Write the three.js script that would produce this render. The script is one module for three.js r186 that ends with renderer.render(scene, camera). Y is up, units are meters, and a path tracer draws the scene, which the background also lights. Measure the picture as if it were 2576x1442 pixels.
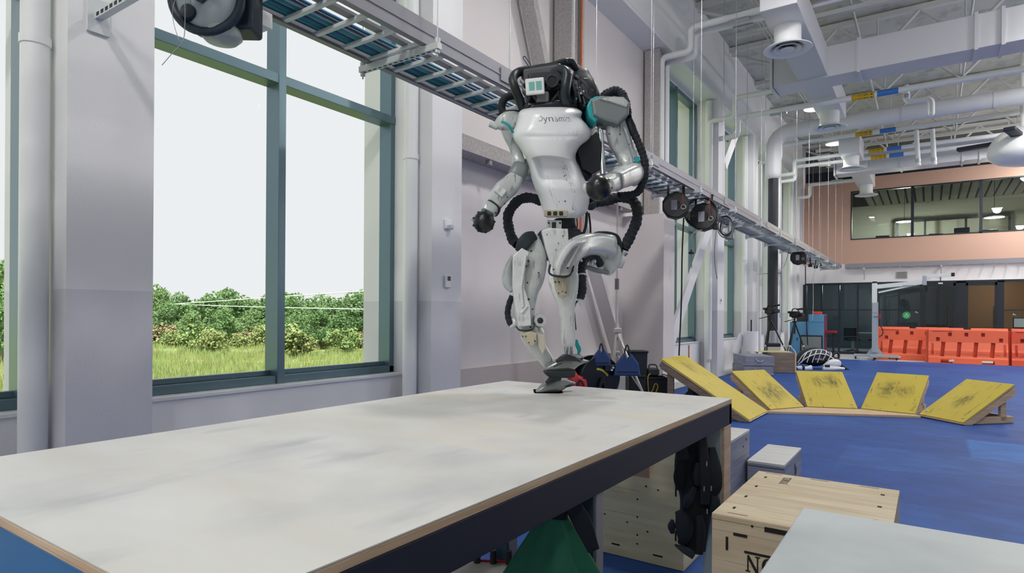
import * as THREE from 'three';
import { mergeGeometries, mergeVertices } from 'three/addons/utils/BufferGeometryUtils.js';
import { RoundedBoxGeometry } from 'three/addons/geometries/RoundedBoxGeometry.js';
import { RectAreaLightUniformsLib } from 'three/addons/lights/RectAreaLightUniformsLib.js';
import { Brush, Evaluator, SUBTRACTION } from 'three-bvh-csg';

// ---------------------------------------------------------------- camera, sky, exposure
const scene = new THREE.Scene();
const FOCAL = 1550, EYE = 1.37, YAW = Math.atan2(1052, FOCAL), ROLL = THREE.MathUtils.degToRad(0.36);
const camera = new THREE.PerspectiveCamera(2 * THREE.MathUtils.radToDeg(Math.atan(721 / FOCAL)), 2576 / 1442, 0.05, 600);
camera.position.set(0, EYE, 0);
camera.rotation.order = 'YXZ';
camera.rotation.set(0, YAW, ROLL);
camera.setViewOffset(2576, 1442, 0, -71, 2576, 1442);   // a little lens shift: the horizon sits below the middle
scene.background = new THREE.Color().setRGB(0.88, 0.89, 0.905);   // even overcast sky
const renderer = new THREE.WebGLRenderer();
renderer.toneMapping = THREE.LinearToneMapping;
renderer.toneMappingExposure = 1.0;
renderer.shadowMap.enabled = true;
const LAMP_POWER = 56, LAMP_GLOW = 6, LAMP_SPREAD = 8.5;       // brightness of each high-bay lens, and candela of its side glow
RectAreaLightUniformsLib.init();
const sun = new THREE.DirectionalLight('#fff8ee', 9);   // hazy high sun over the far side of the building: it only reaches the meadow and trees
sun.position.set(10, 100, 0); sun.target.position.set(-40, 0, -40); sun.castShadow = true; sun.shadow.radius = 16;
sun.shadow.camera.left = -110; sun.shadow.camera.right = 110; sun.shadow.camera.top = 110; sun.shadow.camera.bottom = -110; sun.shadow.camera.far = 320;
scene.add(sun, sun.target);

// ---------------------------------------------------------------- helpers
let seedNow = 7;
const rnd = () => { seedNow = (seedNow * 1664525 + 1013904223) >>> 0; return seedNow / 4294967296; };
const rr = (a, b) => a + (b - a) * rnd();
const V = (x, y, z) => new THREE.Vector3(x, y, z);
const rad = THREE.MathUtils.degToRad;
// a point of the hall from its bearing in the photograph and its distance along the view axis
function at(px, py, d) {
  const u0 = px - 1288, v0 = py - 792, cr = Math.cos(ROLL), sr = Math.sin(ROLL);
  const a = (u0 * cr + v0 * sr) / FOCAL, b = -(-u0 * sr + v0 * cr) / FOCAL, s = Math.sin(YAW), c = Math.cos(YAW);
  return V((-s + a * c) * d, EYE + b * d, -(c + a * s) * d);
}
const taken = {};
function numbered(n) { if (!(n in taken)) { taken[n] = 0; return n; } taken[n]++; return n + '_' + String(taken[n]).padStart(3, '0'); }
const shade = (o) => { o.traverse((m) => { if (m.isMesh) { m.castShadow = true; m.receiveShadow = true; } }); return o; };
function thing(name, label, category, [x, y, z] = [0, 0, 0], turn = 0, group) {
  const o = new THREE.Group(); o.name = numbered(name); scene.add(o);
  o.position.set(x, y, z); o.rotation.y = turn; o.userData = { label, category };
  if (group) o.userData.group = group;
  return o;
}
function struct(name, label) { const o = new THREE.Group(); o.name = name; scene.add(o); o.userData = { kind: 'structure', label, category: name.replace(/_.*/, '') }; return o; }
// uv in metres from the direction each face points
function muv(g) {
  if (g.index) g = g.toNonIndexed();
  const p = g.attributes.position, n = p.count, uv = new Float32Array(n * 2), a = V(), b = V(), c = V();
  for (let i = 0; i < n; i += 3) {
    a.fromBufferAttribute(p, i); b.fromBufferAttribute(p, i + 1); c.fromBufferAttribute(p, i + 2);
    const nn = b.clone().sub(a).cross(c.clone().sub(a)), ax = Math.abs(nn.x), ay = Math.abs(nn.y), az = Math.abs(nn.z);
    [a, b, c].forEach((q, k) => {
      const [s, t] = ay >= ax && ay >= az ? [q.x, q.z] : ax >= az ? [q.z, q.y] : [q.x, q.y];
      uv[(i + k) * 2] = s; uv[(i + k) * 2 + 1] = t;
    });
  }
  g.setAttribute('uv', new THREE.BufferAttribute(uv, 2));
  return g;
}
function part(parent, name, g, m, pos, rot) {
  const o = new THREE.Mesh(g, m); o.name = name; parent.add(o);
  if (pos) o.position.set(...pos);
  if (rot) o.rotation.set(...rot);
  return o;
}
function single(name, label, category, g, m, pos, rot, group) {
  const o = part(scene, numbered(name), g, m, pos, rot); o.userData = { label, category };
  if (group) o.userData.group = group;
  return o;
}
const bx = (w, h, d, x = 0, y = 0, z = 0) => muv(new THREE.BoxGeometry(w, h, d).translate(x, y, z));
// box between corners
const bb = (x0, y0, z0, x1, y1, z1) => bx(x1 - x0, y1 - y0, z1 - z0, (x0 + x1) / 2, (y0 + y1) / 2, (z0 + z1) / 2);
const rbx = (w, h, d, r, x = 0, y = 0, z = 0, seg = 2) => muv(new RoundedBoxGeometry(w, h, d, seg, Math.min(r, w / 2.01, h / 2.01, d / 2.01)).translate(x, y, z));
const rbb = (x0, y0, z0, x1, y1, z1, r) => rbx(x1 - x0, y1 - y0, z1 - z0, r, (x0 + x1) / 2, (y0 + y1) / 2, (z0 + z1) / 2);
const cyl = (r0, r1, h, seg = 24, x = 0, y = 0, z = 0) => new THREE.CylinderGeometry(r0, r1, h, seg).translate(x, y, z).toNonIndexed();
// rod between two points
function rod(a, b, r, seg = 8, r2 = r) {
  const d = b.clone().sub(a), g = new THREE.CylinderGeometry(r2, r, d.length(), seg);
  g.applyQuaternion(new THREE.Quaternion().setFromUnitVectors(V(0, 1, 0), d.clone().normalize()));
  return g.translate((a.x + b.x) / 2, (a.y + b.y) / 2, (a.z + b.z) / 2).toNonIndexed();
}
// flat bar (w across, t thick) between two points
function bar(a, b, w, t, up = V(0, 1, 0)) {
  const d = b.clone().sub(a), L = d.length(), z = d.normalize(), x = up.clone().cross(z).normalize(), y = z.clone().cross(x);
  const g = new THREE.BoxGeometry(w, t, L); g.applyMatrix4(new THREE.Matrix4().makeBasis(x, y, z).setPosition((a.x + b.x) / 2, (a.y + b.y) / 2, (a.z + b.z) / 2));
  return muv(g);
}
const curve = (pts, tension = 0.5) => new THREE.CatmullRomCurve3(pts.map((p) => (p.isVector3 ? p : V(...p))), false, 'catmullrom', tension);
const tube = (pts, r, seg = 40, rs = 8) => new THREE.TubeGeometry(curve(pts), seg, r, rs, false).toNonIndexed();
// pipe with straight runs and rounded elbows
function pipe(pts, r, bend = r * 1.6, rs = 12) {
  const path = new THREE.CurvePath(); let from = pts[0];
  for (let i = 1; i < pts.length; i++) {
    if (i < pts.length - 1) {
      const p = pts[i], a = p.clone().add(pts[i - 1].clone().sub(p).setLength(bend)), b = p.clone().add(pts[i + 1].clone().sub(p).setLength(bend));
      path.add(new THREE.LineCurve3(from, a)); path.add(new THREE.QuadraticBezierCurve3(a, p, b)); from = b;
    } else path.add(new THREE.LineCurve3(from, pts[i]));
  }
  const out = [];
  for (const c of path.curves) out.push(new THREE.TubeGeometry(c, c.isLineCurve3 ? 1 : 6, r, rs, false).toNonIndexed());
  const e0 = new THREE.SphereGeometry(r, rs, 6), last = pts[pts.length - 1];
  out.push(e0.clone().translate(...pts[0]).toNonIndexed(), e0.translate(...last).toNonIndexed());
  return mergeGeometries(out);
}
const merge = (...gs) => mergeGeometries(gs.flat().map((g) => { const q = g.index ? g.toNonIndexed() : g; for (const k of Object.keys(q.attributes)) if (!['position', 'normal', 'uv'].includes(k)) q.deleteAttribute(k); return q; }));
const lathe = (pts, seg = 32) => new THREE.LatheGeometry(pts.map(([x, y]) => new THREE.Vector2(x, y)), seg).toNonIndexed();
const ring = (R, r, seg = 32, rs = 8) => new THREE.TorusGeometry(R, r, rs, seg).toNonIndexed();
function extr(pts, depth, bevel = 0) {
  const s = new THREE.Shape(pts.map(([x, y]) => new THREE.Vector2(x, y)));
  return muv(new THREE.ExtrudeGeometry(s, { depth, bevelEnabled: bevel > 0, bevelThickness: bevel, bevelSize: bevel, bevelSegments: 2, curveSegments: 8 }));
}
// swept limb: stations [x, y, z, rx, ry], super-ellipse cross section
function limb(st, { n = 2.4, seg = 28, sub = 4, ref = V(0, 0, 1), cap = true } = {}) {
  const c = curve(st.map((s) => V(s[0], s[1], s[2]))), N = (st.length - 1) * sub, pos = [], idx = [], rings = [];
  const cat = (k, t) => { const i = Math.min(st.length - 2, Math.floor(t)), f = t - i, a = st[Math.max(0, i - 1)][k], b = st[i][k], d = st[i + 1][k], e = st[Math.min(st.length - 1, i + 2)][k];
    return b + 0.5 * f * (d - a + f * (2 * a - 5 * b + 4 * d - e + f * (3 * (b - d) + e - a))); };
  for (let i = 0; i <= N; i++) {
    const t = i / sub, p = c.getPoint(i / N), tan = c.getTangent(i / N), x = ref.clone().cross(tan).normalize(), y = tan.clone().cross(x).normalize();
    rings.push([p, x, y, Math.max(0.0005, cat(3, t)), Math.max(0.0005, cat(4, t))]);
  }
  const push = ([p, x, y, a, b]) => { for (let k = 0; k < seg; k++) { const w = (k / seg) * 2 * Math.PI, cx = Math.cos(w), sy = Math.sin(w), q = p.clone().addScaledVector(x, a * Math.sign(cx) * Math.abs(cx) ** (2 / n)).addScaledVector(y, b * Math.sign(sy) * Math.abs(sy) ** (2 / n)); pos.push(q.x, q.y, q.z); } };
  if (cap) { const r0 = rings[0], e = 0.35; push([r0[0], r0[1], r0[2], r0[3] * e, r0[4] * e]); push([r0[0], r0[1], r0[2], r0[3] * 0.86, r0[4] * 0.86]); }
  rings.forEach(push);
  if (cap) { const r0 = rings[rings.length - 1]; push([r0[0], r0[1], r0[2], r0[3] * 0.86, r0[4] * 0.86]); push([r0[0], r0[1], r0[2], r0[3] * 0.35, r0[4] * 0.35]); }
  const R = pos.length / 3 / seg;
  for (let i = 0; i < R - 1; i++) for (let k = 0; k < seg; k++) { const a = i * seg + k, b = i * seg + (k + 1) % seg, d = a + seg, e = b + seg; idx.push(a, b, d, b, e, d); }
  for (const [base, flip] of [[0, 1], [(R - 1) * seg, 0]]) for (let k = 1; k < seg - 1; k++) flip ? idx.push(base, base + k + 1, base + k) : idx.push(base, base + k, base + k + 1);
  const g = new THREE.BufferGeometry(); g.setAttribute('position', new THREE.Float32BufferAttribute(pos, 3)); g.setIndex(idx); g.computeVertexNormals();
  const q = g.toNonIndexed(); return muv(q);
}

// ---------------------------------------------------------------- textures
function tex(w, h, f, repeat = [1, 1], srgb = true) {
  const d = new Uint8Array(w * h * 4);
  for (let y = 0; y < h; y++) for (let x = 0; x < w; x++) { const c = f(x / w, y / h), o = (y * w + x) * 4; d[o] = c[0]; d[o + 1] = c[1]; d[o + 2] = c[2]; d[o + 3] = 255; }
  const t = new THREE.DataTexture(d, w, h); t.wrapS = t.wrapT = THREE.RepeatWrapping; t.magFilter = THREE.LinearFilter; t.repeat.set(...repeat);
  if (srgb) t.colorSpace = THREE.SRGBColorSpace; t.needsUpdate = true; return t;
}
const hash = (x, y, s) => { let h = Math.imul(x | 0, 374761393) + Math.imul(y | 0, 668265263) + Math.imul(s, 974634777); h = Math.imul(h ^ (h >>> 13), 1274126177); return ((h ^ (h >>> 16)) >>> 0) / 4294967296; };
// tileable value noise with periods px, py
function vn(u, v, px, py, s) {
  const x = u * px, y = v * py, i = Math.floor(x), j = Math.floor(y), f = x - i, g = y - j, a = f * f * (3 - 2 * f), b = g * g * (3 - 2 * g);
  const H = (p, q) => hash(((p % px) + px) % px, ((q % py) + py) % py, s);
  return (H(i, j) * (1 - a) + H(i + 1, j) * a) * (1 - b) + (H(i, j + 1) * (1 - a) + H(i + 1, j + 1) * a) * b;
}
const fbm = (u, v, px, py, s, o = 4) => { let a = 0, w = 0.5; for (let k = 0; k < o; k++) { a += w * vn(u, v, px << k, py << k, s + k); w *= 0.5; } return a / (1 - 2 ** -o); };
const mixc = (a, b, t) => a.map((v, i) => Math.round(v + (b[i] - v) * Math.min(1, Math.max(0, t))));
const grey = (v) => { const k = Math.max(0, Math.min(255, Math.round(v * 255))); return [k, k, k]; };
const std = (color, o = {}) => new THREE.MeshStandardMaterial({ color, roughness: 0.6, ...o });
function canvasTex(w, h, draw) { const c = document.createElement('canvas'); c.width = w; c.height = h; const g = c.getContext('2d'); draw(g, w, h); const t = new THREE.CanvasTexture(c); t.colorSpace = THREE.SRGBColorSpace; t.magFilter = THREE.LinearFilter; return t; }

const bumpFine = tex(256, 256, (u, v) => grey(fbm(u, v, 24, 24, 3, 3)), [3, 3], false);
const bumpRough = tex(512, 512, (u, v) => { const a = fbm(u, v, 32, 32, 9, 3), b = vn(u, v, 90, 90, 4); return grey(a * 0.6 + (b > 0.6 ? 0.4 : b * 0.5)); }, [2, 2], false);
const M = {};
M.wall = std('#e8e8ea', { roughness: 0.75, bumpMap: bumpFine, bumpScale: 0.0006 });
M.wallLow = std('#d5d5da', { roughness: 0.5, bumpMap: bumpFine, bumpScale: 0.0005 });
M.wallPink = std('#e0dada', { roughness: 0.75, bumpMap: bumpFine, bumpScale: 0.0006 });
M.white = std('#ebedee', { roughness: 0.5 });
M.frame = std('#637b85', { roughness: 0.32, metalness: 0.5 });
M.sill = std('#dfe1e4', { roughness: 0.35 });
M.fire = std('#ffffff', { roughness: 0.95, bumpMap: bumpRough, bumpScale: 0.006, map: tex(512, 512, (u, v) => { const n = fbm(u, v, 40, 40, 21, 3), s = vn(u, v, 110, 110, 7); return mixc([204, 200, 200], [138, 132, 130], s > 0.72 ? 0.9 : n * 0.6); }, [2.2, 2.2]) });
M.glass = new THREE.MeshPhysicalMaterial({ color: '#fafcfc', transmission: 1, thickness: 0, roughness: 0, ior: 1.5, specularIntensity: 0.06 });
M.glassDark = new THREE.MeshPhysicalMaterial({ color: '#c9d6d8', transmission: 1, thickness: 0, roughness: 0, ior: 1.6, specularIntensity: 0.6 });
M.concrete = std('#ffffff', { roughness: 0.55, map: tex(512, 512, (u, v) => mixc([205, 205, 203], [176, 176, 175], fbm(u, v, 6, 6, 31, 5)), [0.3, 0.3]) });
M.brown = std('#c4a18e', { roughness: 0.6, bumpMap: bumpFine, bumpScale: 0.0004 });
M.navy = std('#111a2c', { roughness: 0.6 });
M.darkFrame = std('#1c262e', { roughness: 0.4, metalness: 0.2 });
M.steel = std('#b9bec2', { roughness: 0.35, metalness: 0.75 });
M.galv = std('#d3d7d9', { roughness: 0.4, metalness: 0.15 });
M.black = std('#15181d', { roughness: 0.55 });
M.blackGloss = std('#101319', { roughness: 0.3 });
M.rubber = std('#1b2128', { roughness: 0.75 });
M.duct = std('#d4d5da', { roughness: 0.5 });
M.ceil = std('#d6d8d3', { roughness: 0.8, bumpMap: bumpRough, bumpScale: 0.004, map: tex(512, 512, (u, v) => { const n = fbm(u, v, 10, 10, 77, 5); return mixc([236, 236, 232], [196, 198, 196], n > 0.5 ? (n - 0.5) * 3 : 0); }, [0.5, 0.5]) });
M.truss = std('#d2d3d0', { roughness: 0.6 });
M.red = std('#a3161f', { roughness: 0.5 });
M.teal = std('#1aa0a4', { roughness: 0.4 });
M.lampGlow = new THREE.MeshStandardMaterial({ color: '#ffffff', emissive: '#fff3e0', emissiveIntensity: 1.6 });
// ---------------------------------------------------------------- the hall
const FLOOR = -0.02, TOP = 7.8, FARZ = -26, NEARZ = 8, RIGHTX = 11, WALLX = -4.46, COLX = -4.0;
{
  const f = struct('floor', 'pale concrete floor slab of the hall'); part(f, 'slab', bb(-5, FLOOR - 0.3, -33, RIGHTX + 0.3, FLOOR, NEARZ + 0.3), M.concrete);
  const c = struct('ceiling', 'white painted roof deck above the joists'); part(c, 'deck', bb(-5, TOP, -33, RIGHTX + 0.3, TOP + 0.3, NEARZ + 0.3), M.ceil);
  const r = struct('wall_right', 'plain white side wall across the hall'); part(r, 'wall_panel', bb(RIGHTX, FLOOR, -33, RIGHTX + 0.3, TOP, NEARZ), M.wall);
  const b = struct('wall_back', 'plain white end wall behind the table'); part(b, 'wall_panel', bb(-5, FLOOR, NEARZ, RIGHTX, TOP, NEARZ + 0.3), M.wall);
}
// window wall: columns boxed in plasterboard, sill walls, lintel band
const COLS = [[4.65, 4.19], [1.6, 1.14], [-1.45, -1.916], [-4.5, -4.956], [-14.2, -14.72], [-17.55, -18.1], [-20.9, -21.4], [-24.2, -24.75]];
const BAYS = [[8, 4.65], [4.19, 1.6], [1.14, -1.45], [-1.916, -4.5], [-11.55, -14.2], [-14.72, -17.55], [-18.1, -20.9], [-21.4, -24.2]];
{
  const w = struct('wall_left', 'white window wall with boxed columns and recessed bays');
  for (const [a, b] of COLS) {
    part(w, 'column', bb(-4.95, 1.5, b, COLX, 6.3, a), M.wall);
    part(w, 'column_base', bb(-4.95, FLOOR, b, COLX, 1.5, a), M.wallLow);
  }
  for (const [a, b] of BAYS) {
    part(w, 'sill_wall', bb(-4.95, FLOOR, b, -4.38, 0.76, a), M.wall);
    part(w, 'sill_board', rbb(-4.75, 0.76, b, -4.36, 0.785, a, 0.004), M.sill);
    part(w, 'lintel', bb(-4.95, 6.26, b, -4.5, TOP, a), M.wall);
  }
  // the solid bay
  part(w, 'recess_panel', bb(-4.95, 1.5, -11.55, WALLX, TOP, -4.956), M.wallPink);
  part(w, 'recess_base', bb(-4.95, FLOOR, -11.55, WALLX, 1.5, -4.956), M.wallPink);
  part(w, 'wainscot', bb(WALLX - 0.01, FLOOR, -10.2, WALLX + 0.03, 0.74, -4.956), std('#bdb4b4', { roughness: 0.6 }));
  part(w, 'end_panel', bb(-4.95, FLOOR, -26.3, -4.46, TOP, -24.75), M.wall);
  // boxed-in nib wall at the end of the solid bay
  part(w, 'nib_wall', bb(-4.5, FLOOR, -10.55, -3.72, 3.1, -10.02), M.wallPink);
  // bulkhead along the top of all bays
  part(w, 'bulkhead', bb(-4.5, 6.37, -26, COLX, TOP, NEARZ), M.white);
  part(w, 'soffit', bb(-4.75, 6.3, -26, COLX - 0.002, 6.368, NEARZ), M.white);
}
// windows: frame with mullion and transom, four panes
let wn = 0;
for (const [a, b] of BAYS) {
  wn++;
  const w = struct('window_' + wn, 'tall window with dark green grey metal frame'), y0 = 0.785, y1 = 6.26, x0 = -4.66, x1 = -4.5, mid = (a + b) / 2 + 0.03;
  part(w, 'frame_rail', rbb(x0, y0, b, x1, y0 + 0.065, a, 0.004), M.frame);
  part(w, 'frame_rail', rbb(x0, y1 - 0.09, b, x1, y1, a, 0.004), M.frame);
  part(w, 'glazing_bead', rbb(x0 + 0.03, y0 + 0.065, b, x0 + 0.08, y0 + 0.105, a, 0.004), M.frame);
  part(w, 'frame_jamb', rbb(x0, y0, a - 0.06, x1, y1, a, 0.004), M.frame);
  part(w, 'frame_jamb', rbb(x0, y0, b, x1, y1, b + 0.06, 0.004), M.frame);
  part(w, 'mullion', rbb(x0, y0, mid - 0.035, x1 + 0.015, y1, mid + 0.035, 0.004), M.frame);
  part(w, 'transom', rbb(x0, 3.285, b, x1 + 0.008, 3.365, a, 0.004), M.frame);
  for (const [za, zb] of [[a - 0.05, mid + 0.03], [mid - 0.03, b + 0.05]]) for (const [ya, yb] of [[y0 + 0.05, 3.29], [3.36, y1 - 0.08]]) {
    const g = new THREE.PlaneGeometry(za - zb, yb - ya).rotateY(Math.PI / 2); part(w, 'pane', g, M.glass, [-4.62, (ya + yb) / 2, (za + zb) / 2]);
  }
}
// far wall: glazed rooms below, brown box with a window above
{
  const w = struct('wall_far', 'end wall with glazed rooms below a brown clad upper storey');
  const Z = FARZ;
  part(w, 'header_band', bb(-4.5, 2.62, Z - 0.2, RIGHTX, 3.34, Z), M.wall);
  part(w, 'side_strip', bb(-4.5, FLOOR, Z - 0.2, -3.98, 2.62, Z), M.wall);
  const bz = Z + 0.02;
  part(w, 'brown_panel', bb(-4.07, 3.34, bz - 0.25, RIGHTX, 4.24, bz), M.brown);
  part(w, 'brown_panel', bb(-4.07, 4.24, bz - 0.25, -2.44, 6.0, bz), M.brown);
  part(w, 'brown_panel', bb(-4.07, 6.0, bz - 0.25, RIGHTX, 6.5, bz), M.brown);
  part(w, 'brown_panel', bb(5, 4.24, bz - 0.25, RIGHTX, 6.0, bz), M.brown);
  part(w, 'dark_fascia', bb(-4.07, 6.5, bz - 0.3, RIGHTX, 6.86, bz - 0.06), M.navy);
  part(w, 'upper_panel', bb(-4.5, 6.86, Z - 0.4, RIGHTX, TOP, Z - 0.2), std('#6d706c', { roughness: 0.8 }));
  part(w, 'corner_panel', bb(-4.5, 3.34, Z - 0.2, -4.07, 6.86, Z), M.wall);
  // window into the upper room
  const uw = struct('window_9', 'long dark framed window of the upper room');
  part(uw, 'frame_rail', bb(-2.44, 4.22, Z - 0.12, 5, 4.26, Z + 0.03), M.darkFrame);
  part(uw, 'frame_rail', bb(-2.44, 5.98, Z - 0.12, 5, 6.02, Z + 0.03), M.darkFrame);
  part(uw, 'frame_jamb', bb(-2.46, 4.22, Z - 0.12, -2.42, 6.02, Z + 0.03), M.darkFrame);
  for (const x of [-0.54, 1.39, 3.2]) part(uw, 'mullion', bb(x - 0.045, 4.22, Z - 0.12, x + 0.045, 6.0, Z + 0.03), M.darkFrame);
  for (const [a, b] of [[-2.42, -0.54], [-0.54, 1.39], [1.39, 3.2], [3.2, 5]]) part(uw, 'pane', new THREE.PlaneGeometry(b - a, 1.74), M.glassDark, [(a + b) / 2, 5.12, Z - 0.05]);
  // upper room
  const ur = struct('wall_upper_room', 'pale inner walls and floor of the upper room');
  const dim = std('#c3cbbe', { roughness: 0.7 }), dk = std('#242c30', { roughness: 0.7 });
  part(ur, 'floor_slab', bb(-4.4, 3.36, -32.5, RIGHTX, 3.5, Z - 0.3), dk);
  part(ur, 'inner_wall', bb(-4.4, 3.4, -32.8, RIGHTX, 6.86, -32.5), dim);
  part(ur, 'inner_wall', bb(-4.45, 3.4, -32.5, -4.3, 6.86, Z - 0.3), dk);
  const uc = struct('ceiling_upper_room', 'slatted pale ceiling of the upper room');
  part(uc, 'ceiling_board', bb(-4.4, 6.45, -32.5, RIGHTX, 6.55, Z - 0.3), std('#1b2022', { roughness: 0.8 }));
  const slatM = std('#aeb5a9', { roughness: 0.7 }), slat = bb(-0.115, 6.40, -32.4, 0.115, 6.44, Z - 0.35);
  for (let k = 0; k < 22; k++) part(uc, 'slat', slat, slatM, [-2.2 + k * 0.3, 0, 0]);
  // ground floor glazing
  const gw = struct('window_10', 'dark framed glass partition of the ground floor rooms');
  const posts = [-4.0, -3.42, -2.83, -2.22, -1.6, -0.93, -0.24];
  part(gw, 'frame_rail', bb(-4.0, 2.56, Z - 0.1, RIGHTX, 2.64, Z + 0.03), M.darkFrame);
  part(gw, 'frame_rail', bb(-4.0, FLOOR, Z - 0.1, -0.2, 0.08, Z + 0.03), M.darkFrame);
  part(gw, 'frame_rail', bb(-4.0, 1.61, Z - 0.08, -0.2, 1.65, Z + 0.02), M.darkFrame);
  part(gw, 'frame_rail', bb(-4.0, 0.62, Z - 0.08, -0.2, 0.65, Z + 0.02), M.darkFrame);
  posts.forEach((x, i) => part(gw, 'mullion', bb(x - (i % 6 ? 0.025 : 0.06), FLOOR, Z - 0.1, x + (i % 6 ? 0.025 : 0.06), 2.6, Z + 0.03), M.darkFrame));
  for (let i = 0; i < 6; i++) part(gw, 'pane', new THREE.PlaneGeometry(posts[i + 1] - posts[i], 2.5), M.glassDark, [(posts[i] + posts[i + 1]) / 2, 1.3, Z - 0.04]);
  for (const [n, a, b, hx] of [[1, -0.2, 0.72, 0.5], [2, 1.0, 1.84, 1.75]]) {
    const d = struct('door_' + n, n === 1 ? 'dark framed glass door with upright pull' : 'dark framed glass door to the brown room');
    part(d, 'stile', bb(a, FLOOR, Z - 0.1, a + 0.06, 2.56, Z + 0.02), M.darkFrame); part(d, 'stile', bb(b - 0.06, FLOOR, Z - 0.1, b, 2.56, Z + 0.02), M.darkFrame);
    part(d, 'rail', bb(a, 2.46, Z - 0.1, b, 2.56, Z + 0.02), M.darkFrame); part(d, 'rail', bb(a, FLOOR, Z - 0.1, b, 0.1, Z + 0.02), M.darkFrame);
    part(d, 'pane', new THREE.PlaneGeometry(b - a, 2.4), M.glassDark, [(a + b) / 2, 1.3, Z - 0.04]);
    part(d, 'door_handle', rod(V(hx, 0.9, Z + 0.07), V(hx, 1.75, Z + 0.07), 0.016), M.black);
  }
  part(w, 'door_post', bb(0.72, FLOOR, Z - 0.2, 1.0, 2.6, Z + 0.03), M.darkFrame);
  part(w, 'door_post', bb(1.84, FLOOR, Z - 0.2, 2.02, 2.6, Z + 0.03), M.darkFrame);
  const rw = struct('window_11', 'dark framed office window of the brown room');
  part(rw, 'frame_rail', bb(2.02, 1.6, Z - 0.08, 6, 1.64, Z + 0.02), M.darkFrame);
  part(rw, 'frame_rail', bb(2.02, FLOOR, Z - 0.08, 6, 0.1, Z + 0.02), M.darkFrame);
  part(rw, 'pane', new THREE.PlaneGeometry(4, 2.5), M.glassDark, [4, 1.3, Z - 0.04]);
  part(w, 'wall_panel', bb(6, FLOOR, Z - 0.2, RIGHTX, 2.62, Z), M.wall);
  // rooms behind the glass
  const br = struct('wall_ground_rooms', 'dark and brown inner walls of the ground floor rooms');
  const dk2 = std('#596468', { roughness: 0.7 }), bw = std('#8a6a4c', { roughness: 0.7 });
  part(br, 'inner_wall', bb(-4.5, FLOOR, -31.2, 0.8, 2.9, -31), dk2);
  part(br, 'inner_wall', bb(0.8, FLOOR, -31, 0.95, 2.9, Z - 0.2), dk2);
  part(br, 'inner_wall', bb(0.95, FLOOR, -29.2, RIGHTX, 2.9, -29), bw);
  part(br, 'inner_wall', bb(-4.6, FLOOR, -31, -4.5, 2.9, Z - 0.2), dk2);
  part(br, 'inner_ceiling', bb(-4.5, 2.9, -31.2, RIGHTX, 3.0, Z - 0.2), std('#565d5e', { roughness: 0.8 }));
  // wall vent grille
  const v = thing('wall_vent', 'small grey louvred vent on the white wall band', 'vent', [-0.85, 2.875, Z]);
  part(v, 'vent_frame', rbx(0.36, 0.25, 0.02, 0.004, 0, 0, 0.01), std('#b5b5b2'));
  for (let k = 0; k < 9; k++) part(v, 'slat', bx(0.3, 0.012, 0.015, 0, -0.096 + k * 0.024, 0.024), std('#8f8f8c'));
  const dg = thing('round_sticker', 'round green sticker with thumbs up outline on glass', 'sticker', [-0.7, 1.44, Z + 0.02]);
  part(dg, 'disc', cyl(0.125, 0.125, 0.004, 40).rotateX(Math.PI / 2), std('#2f9d5f', { roughness: 0.5 }));
  const th = new THREE.Shape([[-0.05, -0.05], [-0.05, 0.012], [-0.024, 0.012], [0.004, 0.066], [0.02, 0.06], [0.016, 0.014], [0.055, 0.014], [0.06, -0.01], [0.048, -0.055]].map((p) => new THREE.Vector2(...p)));
  const hole = new THREE.Path([[-0.042, -0.042], [-0.042, 0.004], [-0.018, 0.004], [0.006, 0.05], [0.01, 0.046], [0.007, 0.006], [0.047, 0.006], [0.05, -0.01], [0.041, -0.046]].map((p) => new THREE.Vector2(...p))); th.holes.push(hole);
  part(dg, 'thumb_outline', new THREE.ExtrudeGeometry(th, { depth: 0.003, bevelEnabled: false }).translate(0, 0, 0.003), std('#e8f2ea'));
  for (const [i, x] of [[0, -0.38], [1, 2.3]]) {
    const sg = thing('door_sign', i ? 'small two line room sign on office window' : 'small two line room sign beside green sticker', 'sign', [x, i ? 1.49 : 1.55, Z + 0.02]);
    part(sg, 'plate', bx(0.14, 0.075, 0.006, 0, 0, 0.003), M.black); part(sg, 'strip', bx(0.1, 0.012, 0.002, -0.012, -0.016, 0.007), M.white); part(sg, 'strip', bx(0.05, 0.01, 0.002, -0.035, 0.016, 0.007), M.white);
  }
}
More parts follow.
